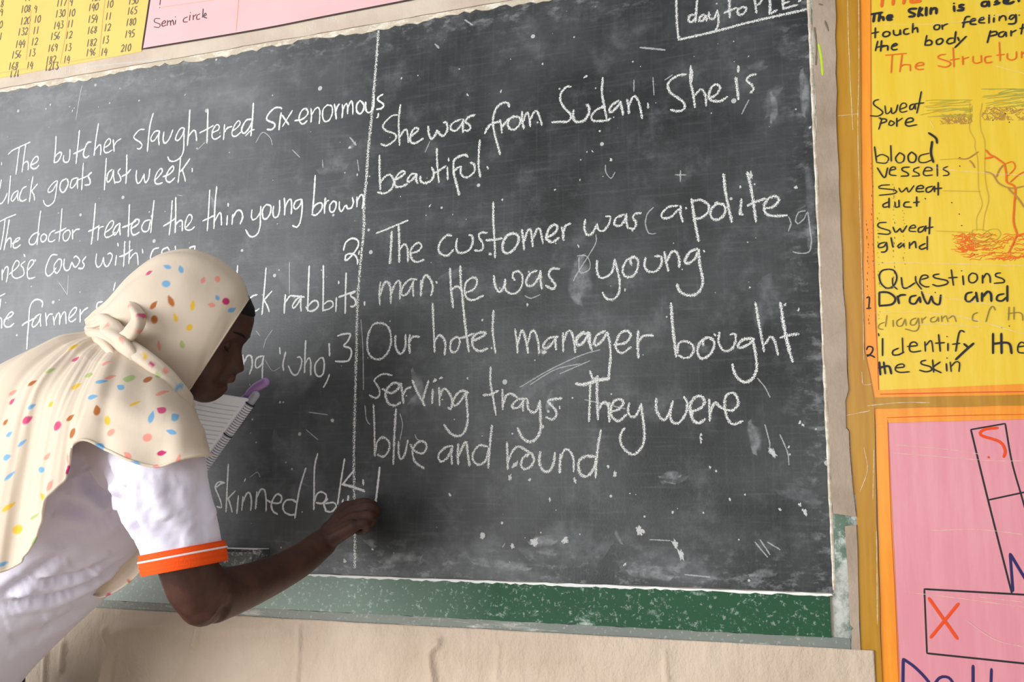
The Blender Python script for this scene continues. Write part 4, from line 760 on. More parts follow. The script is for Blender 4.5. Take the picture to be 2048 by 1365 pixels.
# charts above the board
YT = -.0030
nb = chart('wall_chart', 'pale yellow chart of handwritten multiplication answers, above the upper left of the blackboard', [(-330, 213), (0, 156), (283, 103), (297, 0), (325, -200), (-330, -200)], YT - .0016, M['paleyellow'])
def put(s, x, y, h=58, adv=27, w=.0026):
    for i, ch in enumerate(s):
        for st in parse(GL[ch]):
            P = [(.25 * (x + i * adv + gx * h / 10 * .62 - (gy - 5) * h / 10 * .16 * .7), .25 * (y - (i * adv + gx * 3) * .13 + (gy - 5) * h / 10)) for gx, gy in st]
            ribbon(mb, crom(wall_pts(P, 0, 0, 1, YT - .0020), .003), w, YT - .0020, .00015)
for s, x, y in NUMS:
    mb = MB(); put(s, x, y); mb.build('number', M['ink_charcoal'], nb)
mb = MB(); 
for c in ([(120,127),(199,113)], [(133,60),(120,127)], [(137,0),(133,60)], [(206,30),(198,112)], [(212,-20),(206,30)], [(62,20),(52,120)], [(0,146),(60,136)]): line(mb, c, .0018, YT - .0020)
mb.build('ruled_line', M['ink_pale'], nb)
pt = chart('wall_chart', 'pale pink chart with a black bottom border and the words Semi circle, above the blackboard', [(285, 99), (512, 60), (660, 32), (840, -4), (860, -200), (327, -200), (297, 0)], YT - .0016, M['palepink'])
mb = MB(); line(mb, [(285, 98), (512, 60), (660, 31), (840, -4)], .004, YT - .0020); line(mb, [(284, 99), (299, 0), (327, -190)], .0045, YT - .0020); mb.build('black_border', M['black'], pt)
writing('lettering', [((0,0,.25), SEMI)], .0022, M['ink_soft'], YT - .0020, pt, 0, 'dark handwritten lettering', words=-.012)
mb = MB(); line(mb, [(320, 15), (425, 0)], .0009, YT - .0020); line(mb, [(478, -10), (472, 62)], .001, YT - .0020); mb.build('thin_line', M['ink_pale'], pt)

# packing tape
def tape(pts, Y, label, cr=None, rag=.0006):
    poly = pxpoly(pts, Y); x = np.mean([p[0] for p in poly]); z = min(p[1] for p in poly)
    e = empty('packing_tape', (x, 0, z), label, 'packing tape')
    mb = MB(); slab(mb, ragged(poly, .03, rag, rnd), Y, .0005); mb.build('strip', M['mustard'], e)
    if cr: creases(e, cr, .0014, Y - .0002, 'crease_glint')
tape([(1669, -150), (1671, 0), (1673, 260), (1685, 540), (1697, 780), (1690, 800), (1692, 855), (1698, 860), (1706, 986), (1713, 990), (1752, 985), (1748, 800), (1728, 700), (1722, 300), (1718, -150)], -.0056, 'tall mustard packing tape strip beside the yellow skin chart', [[(1694, -60), (1698, 100), (1706, 260)], [(1717, -60), (1718, 120), (1716, 260), (1720, 420), (1726, 600), (1728, 720)], [(1676, 232), (1716, 228)], [(1728, 895), (1735, 940), (1720, 985)], [(1724, 745), (1727, 770), (1745, 768)], [(1690, 832), (1740, 822)]])
tape([(1711, 986), (1714, 1048), (1716, 1150), (1721, 1302), (1746, 1308), (1752, 1500), (1768, 1500), (1762, 1300), (1753, 1044), (1752, 980)], -.0060, 'shorter mustard packing tape strip beside the pink chart and the green corner', [[(1753, 1064), (1754, 1130), (1755, 1250)], [(1748, 900), (1746, 1000)]])
tape([(1728, 796), (1900, 793), (2300, 786), (2300, 806), (1900, 814), (1740, 818)], -.0052, 'horizontal mustard packing tape strip between the yellow chart and the pink chart', [[(1735, 812), (1800, 806), (1860, 806)]])
# ---------------------------------------------------------------- the pupil writing on the board
SK = 1.54 / FPX                                   # metres per photograph pixel at the head
def camdir(x, y, z): return R @ np.array([x, y, z])
HC = Q(400, 670, -.305)
HF = camdir(.88, .47, .06); HF /= np.linalg.norm(HF)
HU = camdir(.47, -.88, .0); HU -= HF * HF.dot(HU); HU /= np.linalg.norm(HU)
HS = np.cross(HF, HU)                             # towards one side of the head
if HS.dot(camdir(0, 0, -1)) < 0: HS = -HS         # HS points towards the lens side
HK = proj(HC)[0, 2] / FPX
def HL(a, s, b): return HC + (HF * a + HS * s + HU * b) * HK
def to_head(P): d = (np.atleast_2d(P) - HC) / HK; return d @ HF, d @ HS, d @ HU

class Solid:
    """closed tubes and lofts that are fused into one continuous skin afterwards"""
    def __init__(s): s.v = []; s.f = []
    def rings(s, R_):
        R_ = [np.asarray(r) for r in R_]; n = len(R_[0]); b = len(s.v)
        for r in R_: s.v += [tuple(p) for p in r]
        for i in range(len(R_) - 1):
            for j in range(n):
                s.f.append((b + i * n + j, b + i * n + (j + 1) % n, b + (i + 1) * n + (j + 1) % n, b + (i + 1) * n + j))
        c0 = len(s.v); s.v.append(tuple(R_[0].mean(0))); c1 = len(s.v); s.v.append(tuple(R_[-1].mean(0)))
        e = b + (len(R_) - 1) * n
        for j in range(n):
            s.f.append((c0, b + (j + 1) % n, b + j)); s.f.append((c1, e + j, e + (j + 1) % n))
    def tube(s, pts, rad, n=20, step=.01, side=None):
        """pts Nx3, rad N or Nx2 (radius across `side`, radius along the other axis)"""
        P = np.asarray(pts, float); r = np.asarray(rad, float)
        if r.ndim == 1: r = np.stack([r, r], 1)
        A = np.hstack([P, r]); A = crom(A, step) if len(A) > 2 else np.array([A[0] + (A[1] - A[0]) * t for t in np.linspace(0, 1, 8)])
        P = A[:, :3]; r = A[:, 3:]
        T = np.gradient(P, axis=0); T /= np.linalg.norm(T, axis=1)[:, None]
        u = np.array(side if side is not None else [0, 1, 0], float)
        rings = []
        # rounded ends
        def ring(p, t, ra, rb):
            nonlocal u
            u1 = u - t * t.dot(u); u1 /= np.linalg.norm(u1); w = np.cross(t, u1)
            th = np.linspace(0, 2 * np.pi, n, endpoint=False)
            return p + np.outer(np.cos(th), u1) * ra + np.outer(np.sin(th), w) * rb
        for k in (0.98, .8, .5, .2): 
            q = math.sqrt(1 - k * k); rm = r[0].min(); rings.append(ring(P[0] - T[0] * rm * k, T[0], r[0, 0] * q, r[0, 1] * q))
        for i in range(len(P)): rings.append(ring(P[i], T[i], r[i, 0], r[i, 1]))
        for k in (.2, .5, .8, .98):
            q = math.sqrt(1 - k * k); rm = r[-1].min(); rings.append(ring(P[-1] + T[-1] * rm * k, T[-1], r[-1, 0] * q, r[-1, 1] * q))
        s.rings(rings)
    def fuse(s, voxel, smooth=4, fac=.5):
        me = bpy.data.meshes.new('t'); me.from_pydata(s.v, [], s.f); me.update()
        bm = bmesh.new(); bm.from_mesh(me); bmesh.ops.recalc_face_normals(bm, faces=bm.faces[:]); bm.to_mesh(me); bm.free()
        o = bpy.data.objects.new('t', me); COL.objects.link(o)
        rm = o.modifiers.new('r', 'REMESH'); rm.mode = 'VOXEL'; rm.voxel_size = voxel; rm.adaptivity = 0
        if smooth:
            sm = o.modifiers.new('s', 'SMOOTH'); sm.iterations = smooth; sm.factor = fac
        dg = bpy.context.evaluated_depsgraph_get(); dg.update()
        ev = o.evaluated_get(dg); m2 = ev.to_mesh()
        V = np.zeros(len(m2.vertices) * 3); m2.vertices.foreach_get('co', V); V = V.reshape(-1, 3)
        N_ = np.zeros(len(m2.vertices) * 3); m2.vertices.foreach_get('normal', N_); N_ = N_.reshape(-1, 3)
        F = [tuple(p.vertices) for p in m2.polygons]
        ev.to_mesh_clear(); bpy.data.objects.remove(o); bpy.data.meshes.remove(me)
        return V, N_, F

def vnormals(V, F):
    Nn = np.zeros_like(V); F = np.asarray([f[:4] if len(f) >= 4 else (f[0], f[1], f[2], f[2]) for f in F])
    c = np.cross(V[F[:, 2]] - V[F[:, 0]], V[F[:, 3]] - V[F[:, 1]])
    for k in range(4): np.add.at(Nn, F[:, k], c)
    return Nn / np.maximum(np.linalg.norm(Nn, axis=1), 1e-12)[:, None]

# head: stacked sections with a modelled face
PB = [133, 128, 109.4, 94.2, 82.4, 71.6, 51, 40, 30, 20.1, 7.3, -7.3, -16.9, -24, -29.3, -36.2, -42.3, -48, -54.1, -60, -63.1, -66, -69.3, -75, -79.9, -90.3, -103.9, -113, -119]
PA = [5, 22, 50.2, 68.4, 75.9, 81.1, 85.9, 87.5, 87, 84.3, 90, 100.7, 108.1, 109, 106.1, 99.6, 101.5, 105, 103.5, 96, 93.2, 95, 98.2, 99.5, 98.1, 95, 87.2, 78, 66]
AB = [133, 128, 109, 94, 82, 71, 51, 20, 0, -20, -40, -60, -80, -100, -113, -119]
AA = [5, 22, 50, 68, 75, 79, 82, 79, 80, 82, 84, 85, 85, 80, 70, 58]
WB = [133, 128, 115, 95, 70, 45, 15, -10, -35, -60, -80, -100, -112, -119]
WW = [6, 22, 46, 66, 78, 83, 84, 82, 77, 69, 58, 42, 28, 14]
KB = [133, 128, 115, 95, 60, 20, -15, -45, -60, -80, -100, -119]
KK = [-10, -35, -75, -104, -126, -130, -118, -92, -30, -10, 12, 34]
body = Solid()
rings = []
nr = 72
for b in np.linspace(133, -119, 92):
    a0 = interp(AB[::-1], AA[::-1], b); pf = interp(PB[::-1], PA[::-1], b); W = interp(WB[::-1], WW[::-1], b); bk_ = interp(KB[::-1], KK[::-1], b)
    ac = (a0 + bk_) / 2; ra = (a0 - bk_) / 2; e = pf - a0
    if b > 55: wl = 60
    elif b > 12: wl = 26
    elif b > -32: wl = 13 + max(0, (-b)) * .28
    elif b > -62: wl = 25
    else: wl = 27
    R_ = []
    for k in range(nr):
        th = 2 * math.pi * k / nr; c, s_ = math.cos(th), math.sin(th); p = 2 / 2.25
        a = ac + ra * math.copysign(abs(c) ** p, c); s = W * math.copysign(abs(s_) ** p, s_)
        if c > 0:
            a += e * math.exp(-(s / wl) ** 2) * min(1, c * 2)
            g = lambda s0, b0, ws, wb: math.exp(-((abs(s) - s0) / ws) ** 2 - ((b - b0) / wb) ** 2)
            a += -9 * g(33, 14, 17, 11) + 4 * g(34, 42, 22, 9) + 5 * g(46, -24, 20, 18) + 12 * g(15, -24, 7, 7) - 4 * g(31, -50, 8, 16)
            a += -5 * math.exp(-((b + 62.5) / 2.6) ** 2 - (s / 24) ** 2)
        R_.append(HL(a, s, b))
    rings.append(R_)
body.rings(rings)
# neck, trunk
NB = Q(268, 800, -.30)
CH = Q(180, 935, -.30)
W1 = Q(50, 1090, -.30); W2 = Q(-88, 1250, -.30); HP = Q(-190, 1375, -.30)
body.tube([HL(-50, 0, -30), HL(-62, 0, -90), NB], [.052, .050, .058], 24)
body.tube([Q(262, 800, -.30), Q(215, 880, -.30), CH, W1, W2, HP], [[.07, .05], [.135, .082], [.15, .098], [.13, .09], [.125, .09], [.15, .10]], 36, .02, side=[0, 1, 0])
# writing arm
SHR = Q(322, 930, -.425); ELB = Q(404, 1206, -.352); WRR = Q(646, 1086, -.105)
body.tube([Q(262, 880, -.37), SHR], [.055, .056], 20)
body.tube([SHR, Q(342, 1010, -.415), Q(366, 1098, -.395), Q(391, 1176, -.365), ELB], [.050, .044, .0415, .040, .034], 24)
body.tube([Q(394, 1186, -.364), Q(412, 1196, -.350), Q(440, 1190, -.322), Q(490, 1174, -.275), Q(548, 1150, -.212), Q(603, 1120, -.153), WRR], [.034, .0385, .0375, .0335, .0295, .0265, .0235], 24)
# elbow point
body.tube([Q(418, 1186, -.352), Q(405, 1212, -.351), Q(400, 1232, -.35)], [.034, .026, .0125], 16)
body.tube([Q(415, 1150, -.352), Q(440, 1180, -.33)], [.022, .026], 16)
# writing hand: palm from four metacarpals, four fingers and the thumb closed round the chalk
KN = [Q(694, 1016, -.052), Q(704, 1024, -.072), Q(708, 1038, -.090), Q(704, 1054, -.104)]
PP = [Q(727, 1007, -.046), Q(737, 1015, -.066), Q(738, 1032, -.083), Q(730, 1048, -.094)]
DP = [Q(746, 1011, -.029), Q(752, 1025, -.045), Q(745, 1043, -.061), Q(731, 1060, -.077)]
TP = [Q(750, 1019, -.017), Q(743, 1035, -.030), Q(729, 1052, -.046), Q(716, 1064, -.063)]
FR = [.0098, .010, .0094, .0082]
for i in range(4):
    body.tube([WRR + (KN[i] - WRR) * -.05, WRR + (KN[i] - WRR) * .5, KN[i]], [[.019, .019], [.0155, .015], [.0125, .0125]], 16, .004)
    body.tube([KN[i], PP[i], DP[i], TP[i]], [FR[i] * 1.08, FR[i], FR[i] * .9, FR[i] * .8], 14, .004)
TB = Q(662, 1058, -.070)
body.tube([WRR, TB, Q(694, 1040, -.040), Q(722, 1030, -.026), Q(740, 1024, -.016)], [.017, .0155, .0115, .0098, .0082], 14, .004)
body.tube([Q(655, 1072, -.095), Q(685, 1042, -.075)], [[.021, .016], [.024, .014]], 16, .006)
# other arm, folded up in front of the chest to hold the notebook
SHL = Q(290, 905, -.165); ELL = Q(318, 1055, -.155); WRL = Q(350, 968, -.160)
body.tube([Q(250, 880, -.24), SHL], [.05, .052], 18)
body.tube([SHL, Q(300, 980, -.15), ELL], [.05, .043, .034], 20)
body.tube([ELL, Q(334, 1012, -.158), WRL], [.036, .031, .0215], 18)
LK = Q(366, 925, -.150)
body.tube([WRL, LK], [[.016, .022], [.013, .036]], 16, .005, side=HS)
for i, (dx, dy) in enumerate(((16, -22), (18, -16), (18, -9), (15, -2))):
    k = Q(366 + i * 3 - 6, 912 + i * 9 - 10, -.155 + .003 * i)
    body.tube([k, Q(366 + dx + i * 3 - 6, 912 + i * 9 + dy * .7 - 6, -.158), Q(366 + dx * 1.5 + i * 3 - 6, 912 + i * 9 + dy * .6, -.150)], [.0095, .0086, .0072], 12, .004)
body.tube([WRL, Q(346, 940, -.185), Q(344, 922, -.236), Q(358, 900, -.234)], [.014, .012, .010, .0085], 12, .004)
# legs and feet, down to the floor
for sy in (-1, 1):
    hx = HP + np.array([0, sy * .085, 0]); kn = np.array([HP[0] + .03, hx[1], .42]); an = np.array([HP[0] - .05, hx[1], .07])
    body.tube([hx, kn, an], [.085, .055, .036], 22, .03)
    body.tube([an + [0, 0, -.02], an + [.08, 0, -.035], an + [.15, 0, -.045]], [[.034, .034], [.036, .028], [.030, .018]], 16, .02)
BV, BN, BF = body.fuse(.0026, 5, .5)
M['skin'] = None
m_, nt, b = newmat('dark_brown_skin'); g = NT(nt)
n = g.noise(g.pos(35, 35, 35), 1.0, 4); 
g.L.new(g.mix(g.map(n, .35, .65), lin(62, 37, 30), lin(78, 47, 36)), b.inputs['Base Color'])
b.inputs['Roughness'].default_value = .48; b.inputs['Specular IOR Level'].default_value = .38
b.inputs['Subsurface Weight'].default_value = .08; b.inputs['Subsurface Radius'].default_value = (.012, .005, .003); b.inputs['Subsurface Scale'].default_value = .5
bp = g.N.new('ShaderNodeBump'); bp.inputs['Strength'].default_value = .12; bp.inputs['Distance'].default_value = .001
g.L.new(g.noise(g.pos(420, 420, 420), 1.0, 3), bp.inputs['Height']); g.L.new(bp.outputs['Normal'], b.inputs['Normal'])
M['skin'] = m_
# lips and finger ends are a little redder
m2_, nt2, b2 = newmat('lip_skin'); b2.inputs['Base Color'].default_value = lin(92, 52, 42); b2.inputs['Roughness'].default_value = .42
per = empty('person', (HP[0], HP[1], 0.0), 'person in spotted cream headscarf and white polo shirt, writing on the blackboard with chalk', 'person')
ha, hs, hb = to_head(BV)
lip = (ha > 92.5 - .0) & (np.abs(hs) < 27) & (hb < -38) & (hb > -80) & (ha > 88) & ((ha - 88) > (np.abs(hs) * .35))
fm = [1 if all(lip[list(f)]) else 0 for f in BF]
bo = mesh_obj('body', BV, BF, [M['skin'], m2_], per, True, fmat=fm)

# eyes, lids, brows
M['eyewhite'] = plain('eye_white', lin(66, 54, 50), .2, .5)
M['pupil'] = plain('dark_iris', lin(22, 14, 12), .12, .6)
M['hair'] = plain('black_cap', lin(20, 18, 20), .75, .25, (300, .3))
def sphere(c, r, nu=24, nv=14, sq=(1, 1, 1)):
    V = []; F = []
    for i in range(nv + 1):
        t = math.pi * i / nv
        for j in range(nu):
            p = 2 * math.pi * j / nu; V.append(c + (HF * math.sin(t) * math.cos(p) * sq[0] + HS * math.sin(t) * math.sin(p) * sq[1] + HU * math.cos(t) * sq[2]) * r)
    for i in range(nv):
        for j in range(nu): F.append((i * nu + j, i * nu + (j + 1) % nu, (i + 1) * nu + (j + 1) % nu, (i + 1) * nu + j))
    return V, F
def on_face(s, b, lift=.5):
    mk = (np.abs(hs - s) < 4) & (np.abs(hb - b) < 4) & (ha > 0)
    return HL((ha[mk].max() if mk.any() else 75) + lift, s, b)
for sg in (-1, 1):
    sc_ = 33 * sg; fa = to_head(on_face(sc_, 13, 0))[0][0]
    mb = MB(); V, F = sphere(HL(fa - 10.5, sc_, 12), 11.0 * HK); mb.add(V, F)
    c = HL(fa - 10.5, sc_, 12); d = HF * .86 - HU * .45 ; d /= np.linalg.norm(d)
    V, F = sphere(c + d * 7.2 * HK, 4.6 * HK, 16, 10); mb.add(V, F, 1)
    mb.build('eye', [M['eyewhite'], M['pupil']], per, True)
    mb = MB()    # lowered upper lid
    V = []; F = []; nu, nv = 22, 10
    for i in range(nv):
        for j in range(nu):
            al = math.radians(-85 + 170 * j / (nu - 1)); be = math.radians(80 - 112 * i / (nv - 1) * (1 - .25 * abs(math.sin(al)) ** 2))
            rr = 12.0 * HK
            V.append(c + (HF * math.cos(be) * math.cos(al) + HS * math.cos(be) * math.sin(al) + HU * math.sin(be)) * rr)
    for i in range(nv - 1):
        for j in range(nu - 1): F.append((i * nu + j, i * nu + j + 1, (i + 1) * nu + j + 1, (i + 1) * nu + j))
    mb.add(V, F); mb.build('eyelid', M['skin'], per, True)
    mb = MB(); V = []; F = []
    for j in range(nu):
        al = math.radians(-80 + 160 * j / (nu - 1)); be = math.radians(80 - 112 * (1 - .25 * abs(math.sin(al)) ** 2))
        o_ = HF * math.cos(be) * math.cos(al) + HS * math.cos(be) * math.sin(al) + HU * math.sin(be)
        V += [c + o_ * 12.0 * HK + HU * .8 * HK, c + o_ * 12.8 * HK - HU * .6 * HK, c + o_ * 16.0 * HK - HU * 2.5 * HK]
    for j in range(nu - 1):
        for k in (0, 1): F.append((j * 3 + k, j * 3 + k + 1, j * 3 + 4 + k, j * 3 + 3 + k))
    mb.add(V, F); mb.build('eyelash', M['pupil'], per)
    mb = MB(); V = []; F = []
    bs = np.linspace(19, 54, 14)
    for j, s in enumerate(bs):
        bb_ = 36 + 7 * math.sin((s - 14) / 40 * 2.2); th = 2.3 * math.sin((j + .7) / 14.5 * math.pi) ** .6
        V += [on_face(s * sg, bb_ - th, .3), on_face(s * sg, bb_, .5), on_face(s * sg, bb_ + th, .3)]
    for j in range(13):
        for k in (0, 1): F.append((j * 3 + k, j * 3 + k + 1, j * 3 + 4 + k, j * 3 + 3 + k))
    mb.add(V, F); mb.build('eyebrow', M['hair'], per, True)

# black under-cap, an offset of the skull above the hairline
V = []; F = []; rows = []
for b in np.linspace(130, 81, 16):
    a0 = interp(PB[::-1], PA[::-1], b); W = interp(WB[::-1], WW[::-1], b); bk_ = interp(KB[::-1], KK[::-1], b)
    ac = (a0 + bk_) / 2; ra = (a0 - bk_) / 2 + (.6 if b > 84 else -.6); row = []
    for k in range(64):
        th = 2 * math.pi * k / 64; c, s_ = math.cos(th), math.sin(th); p = 2 / 2.25
        row.append(HL(ac + ra * math.copysign(abs(c) ** p, c), (W + 1.5) * math.copysign(abs(s_) ** p, s_), b + 1.0))
    rows.append(row)
for r in rows: V += r
for i in range(len(rows) - 1):
    for j in range(64): F.append((i * 64 + j, i * 64 + (j + 1) % 64, (i + 1) * 64 + (j + 1) % 64, (i + 1) * 64 + j))
o = mesh_obj('under_cap', V, F, M['hair'], per, True, label='black under-cap at the hairline')
so = o.modifiers.new('thickness', 'SOLIDIFY'); so.thickness = .0015; so.offset = 0

# ---------------------------------------------------------------- polo shirt
sh = Solid()
sh.tube([Q(262, 802, -.30), Q(226, 890, -.30), Q(202, 965, -.30), Q(82, 1099, -.30), Q(-78, 1249, -.30), Q(-212, 1404, -.30)],
        [[.085, .065], [.155, .108], [.165, .122], [.162, .119], [.168, .124], [.178, .130]], 48, .02)
sl_c = [Q(262, 890, -.38), Q(312, 922, -.430), Q(328, 985, -.426), Q(350, 1046, -.410), Q(365, 1104, -.400)]
sl_r = [[.07, .07], [.062, .066], [.058, .062], [.053, .058], [.0515, .0555]]
sh.tube(sl_c, sl_r, 40, .01)
sl2 = [Q(250, 880, -.24), Q(290, 905, -.165), Q(300, 975, -.150), Q(306, 1000, -.150)]
sh.tube(sl2, [.06, .062, .056, .054], 32, .012)
SV, SN, SF = sh.fuse(.0042, 14, .5)
def front_pick(V, px, py, rad=6):
    p = proj(V); mk = np.where((np.abs(p[:, 0] - px) < rad) & (np.abs(p[:, 1] - py) < rad))[0]
    if len(mk) == 0: return None
    return V[mk[np.argmin(p[mk, 2])]]
def fold(V, N_, path, w, depth, ridge):
    P = [front_pick(V, x, y) for x, y in crom(np.array(path, float), 6)]
    P = np.array([p for p in P if p is not None])
    if len(P) < 2: return V
    box = np.all((V > P.min(0) - .05) & (V < P.max(0) + .05), axis=1); idx = np.where(box)[0]
    D = np.sqrt(((V[idx, None] - P[None]) ** 2).sum(-1)); near = D.argmin(1); d = D.min(1)
    # fade towards the ends of the fold
    t = near / max(1, len(P) - 1); fade = np.clip(np.minimum(t, 1 - t) * 5 + .15, 0, 1)
    amt = (-depth * np.exp(-(d / w) ** 2) + ridge * np.exp(-((d - 2.0 * w) / (1.2 * w)) ** 2)) * fade
    V = V.copy(); V[idx] += N_[idx] * amt[:, None]
    return V
FOLDS = [([(244,950),(246,985),(250,1022),(268,1060),(284,1096)], .010, .016, .004), ([(110,1005),(150,1018),(200,1036),(249,1024)], .009, .008, .004), ([(160,925),(190,975),(220,1000),(249,1022)], .010, .009, .004),
 ([(0,1212),(60,1204),(120,1196),(190,1165),(240,1130)], .009, .010, .006), ([(50,1166),(120,1160),(180,1146),(240,1118)], .007, .006, .004), ([(0,1206),(50,1165),(100,1128),(140,1110)], .008, .006, .005),
 ([(120,1080),(180,1060),(240,1040)], .010, .004, .004), ([(90,1262),(130,1245),(160,1225)], .016, .006, .003), ([(20,1290),(60,1280),(110,1262)], .02, .005, .002), ([(205,930),(235,990),(248,1015)], .008, .006, .003),
 ([(330,985),(380,1030),(425,1075)], .012, .006, .004), ([(300,1000),(340,1060),(375,1090)], .012, .005, .003), ([(290,960),(345,965),(400,985)], .010, .004, .003), ([(265,960),(280,1010),(300,1070)], .012, .004, .004), ([(400,960),(408,1010),(425,1050)], .010, .004, .003)]
for path, w, dp, rg in FOLDS:
    SV = fold(SV, SN, path, w, dp, rg)
for i in range(len(SV)):
    p = SV[i]; SV[i] = p + SN[i] * .0010 * (mnoise.noise(Vector((p[0] * 14 + 5, p[1] * 14, p[2] * 9))) + .15 * mnoise.noise(Vector((p[0] * 50, p[1] * 50, p[2] * 40))))
m_, nt, b = newmat('white_cotton_shirt'); g = NT(nt)
b.inputs['Base Color'].default_value = lin(228, 224, 240); b.inputs['Roughness'].default_value = .9; b.inputs['Specular IOR Level'].default_value = .15
b.inputs['Sheen Weight'].default_value = .12
bp = g.N.new('ShaderNodeBump'); bp.inputs['Strength'].default_value = .15; bp.inputs['Distance'].default_value = .001
g.L.new(g.noise(g.pos(900, 900, 900), 1.0, 2), bp.inputs['Height']); g.L.new(bp.outputs['Normal'], b.inputs['Normal'])
M['shirt'] = m_
SF0 = SF; shirt = None
# orange ribbed cuff with a white stripe, following the sleeve end
M['orangeK'] = plain('orange_rib_knit', lin(240, 84, 22), .8, .2, (500, .3))
ax = (Q(366, 1108, -.398) - Q(358, 1046, -.402)); ax /= np.linalg.norm(ax)
# the sleeve ends open, under its cuff
beyond = ((SV - sl_c[-1]) @ ax > .008) & (np.linalg.norm(SV - sl_c[-1], axis=1) < .085)
SF = [f for f in SF0 if not any(beyond[list(f)])]
shirt = mesh_obj('polo_shirt', SV, SF, M['shirt'], per, True)
def cuff_ring(center, ra, rb, n=64):
    u = np.array([0, 1.0, 0]); u -= ax * ax.dot(u); u /= np.linalg.norm(u); w = np.cross(ax, u)
    th = np.linspace(0, 2 * np.pi, n, endpoint=False)
    return center + np.outer(np.cos(th), u) * ra + np.outer(np.sin(th), w) * rb
def cuff(name, t0, t1, mat, parent, dr, ribs=0, inner=True):
    V = []; F = []; n = 64; K = 14
    for k in range(K):
        t = t0 + (t1 - t0) * k / (K - 1)
        e = .0012 * math.sin(k / (K - 1) * math.pi) + (.0009 * math.cos(k * 2 * math.pi * ribs / (K - 1)) if ribs else 0)
        V += list(cuff_ring(sl_c[-1] + ax * t, .0556 + dr + e, .0596 + dr + e, n))
    for k in range(K):
        t = t1 + (t0 - t1) * k / (K - 1); V += list(cuff_ring(sl_c[-1] + ax * t, .0500, .0540, n))
    T_ = 2 * K
    for i in range(T_):
        for j in range(n): F.append((i * n + j, i * n + (j + 1) % n, ((i + 1) % T_) * n + (j + 1) % n, ((i + 1) % T_) * n + j))
    return mesh_obj(name, V, F, mat, parent, True)
cf = cuff('sleeve_cuff', -.005, .0235, M['orangeK'], shirt, .0, 5); cf['label'] = 'orange ribbed sleeve cuff'
cs = cuff('cuff_stripe', .0030, .0060, plain('white_rib', lin(236, 222, 226), .8, .2), shirt, .0014); cs['label'] = 'thin white cuff stripe'

# dark skirt to the ankles, and shoes
M['skirt'] = plain('dark_grey_cloth', lin(52, 54, 62), .85, .2, (60, .3))
V = []; F = []; n = 72
rows_ = [(HP + np.array([.0, 0, .03]), .165, .185), (HP + np.array([0, 0, -.10]), .165, .20), (np.array([HP[0] - .01, HP[1], .45]), .19, .22), (np.array([HP[0] - .02, HP[1], .12]), .22, .25)]
R4 = crom(np.array([np.hstack([c, a, bb_]) for c, a, bb_ in rows_]), .03)
for i, q in enumerate(R4):
    for j in range(n):
        th = 2 * math.pi * j / n; k = 1 + .035 * (i / len(R4)) * math.sin(9 * th)
        V.append((q[0] + q[3] * math.cos(th) * k, q[1] + q[4] * math.sin(th) * k, q[2]))
for i in range(len(R4) - 1):
    for j in range(n): F.append((i * n + j, i * n + (j + 1) % n, (i + 1) * n + (j + 1) % n, (i + 1) * n + j))
o = mesh_obj('skirt', V, F, M['skirt'], per, True); so = o.modifiers.new('thickness', 'SOLIDIFY'); so.thickness = .002
M['shoe'] = plain('black_leather', lin(24, 22, 22), .4, .5)
for sy in (-1, 1):
    s_ = Solid(); an = np.array([HP[0] - .05, HP[1] + sy * .085, .07])
    s_.tube([an + [-.035, 0, -.036], an + [.03, 0, -.030], an + [.10, 0, -.036], an + [.175, 0, -.046]], [[.036, .032], [.041, .040], [.044, .033], [.036, .022]], 24, .01)
    v, n_, f = s_.fuse(.004, 4); v[:, 2] = np.maximum(v[:, 2], .001); mesh_obj('shoe', v, f, M['shoe'], per, True)

# ---------------------------------------------------------------- headscarf
scarf = MB()
SCV, SCF = [], []
def grid_add(Gd, closed=False):
    nv, nu = Gd.shape[:2]; b = len(SCV)
    SCV.extend(Gd.reshape(-1, 3))
    for i in range(nv - 1):
        for j in range(nu if closed else nu - 1):
            j2 = (j + 1) % nu; SCF.append((b + i * nu + j, b + i * nu + j2, b + (i + 1) * nu + j2, b + (i + 1) * nu + j))
def dens(A, nrow, ncol, closed=False):
    """smooth interpolation of a coarse grid of points (rows x cols x 3)"""
    A = np.asarray(A, float)
    def cr(P, n, closed=False):
        if closed: P = np.concatenate([P[-1:], P, P[:2]])
        else: P = np.concatenate([2 * P[:1] - P[1:2], P, 2 * P[-1:] - P[-2:-1]])
        m_ = len(P) - 3; ts = np.linspace(0, m_, n, endpoint=not closed); out = []
        for t in ts:
            i = min(int(t), m_ - 1); u = t - i; p0, p1, p2, p3 = P[i], P[i + 1], P[i + 2], P[i + 3]
            out.append(.5 * (2 * p1 + (p2 - p0) * u + (2 * p0 - 5 * p1 + 4 * p2 - p3) * u * u + (3 * p1 - p0 - 3 * p2 + p3) * u ** 3))
        return np.array(out)
    A = cr(A, nrow)                                      # along rows
    A = np.swapaxes(cr(np.swapaxes(A, 0, 1), ncol, closed), 0, 1)
    return A
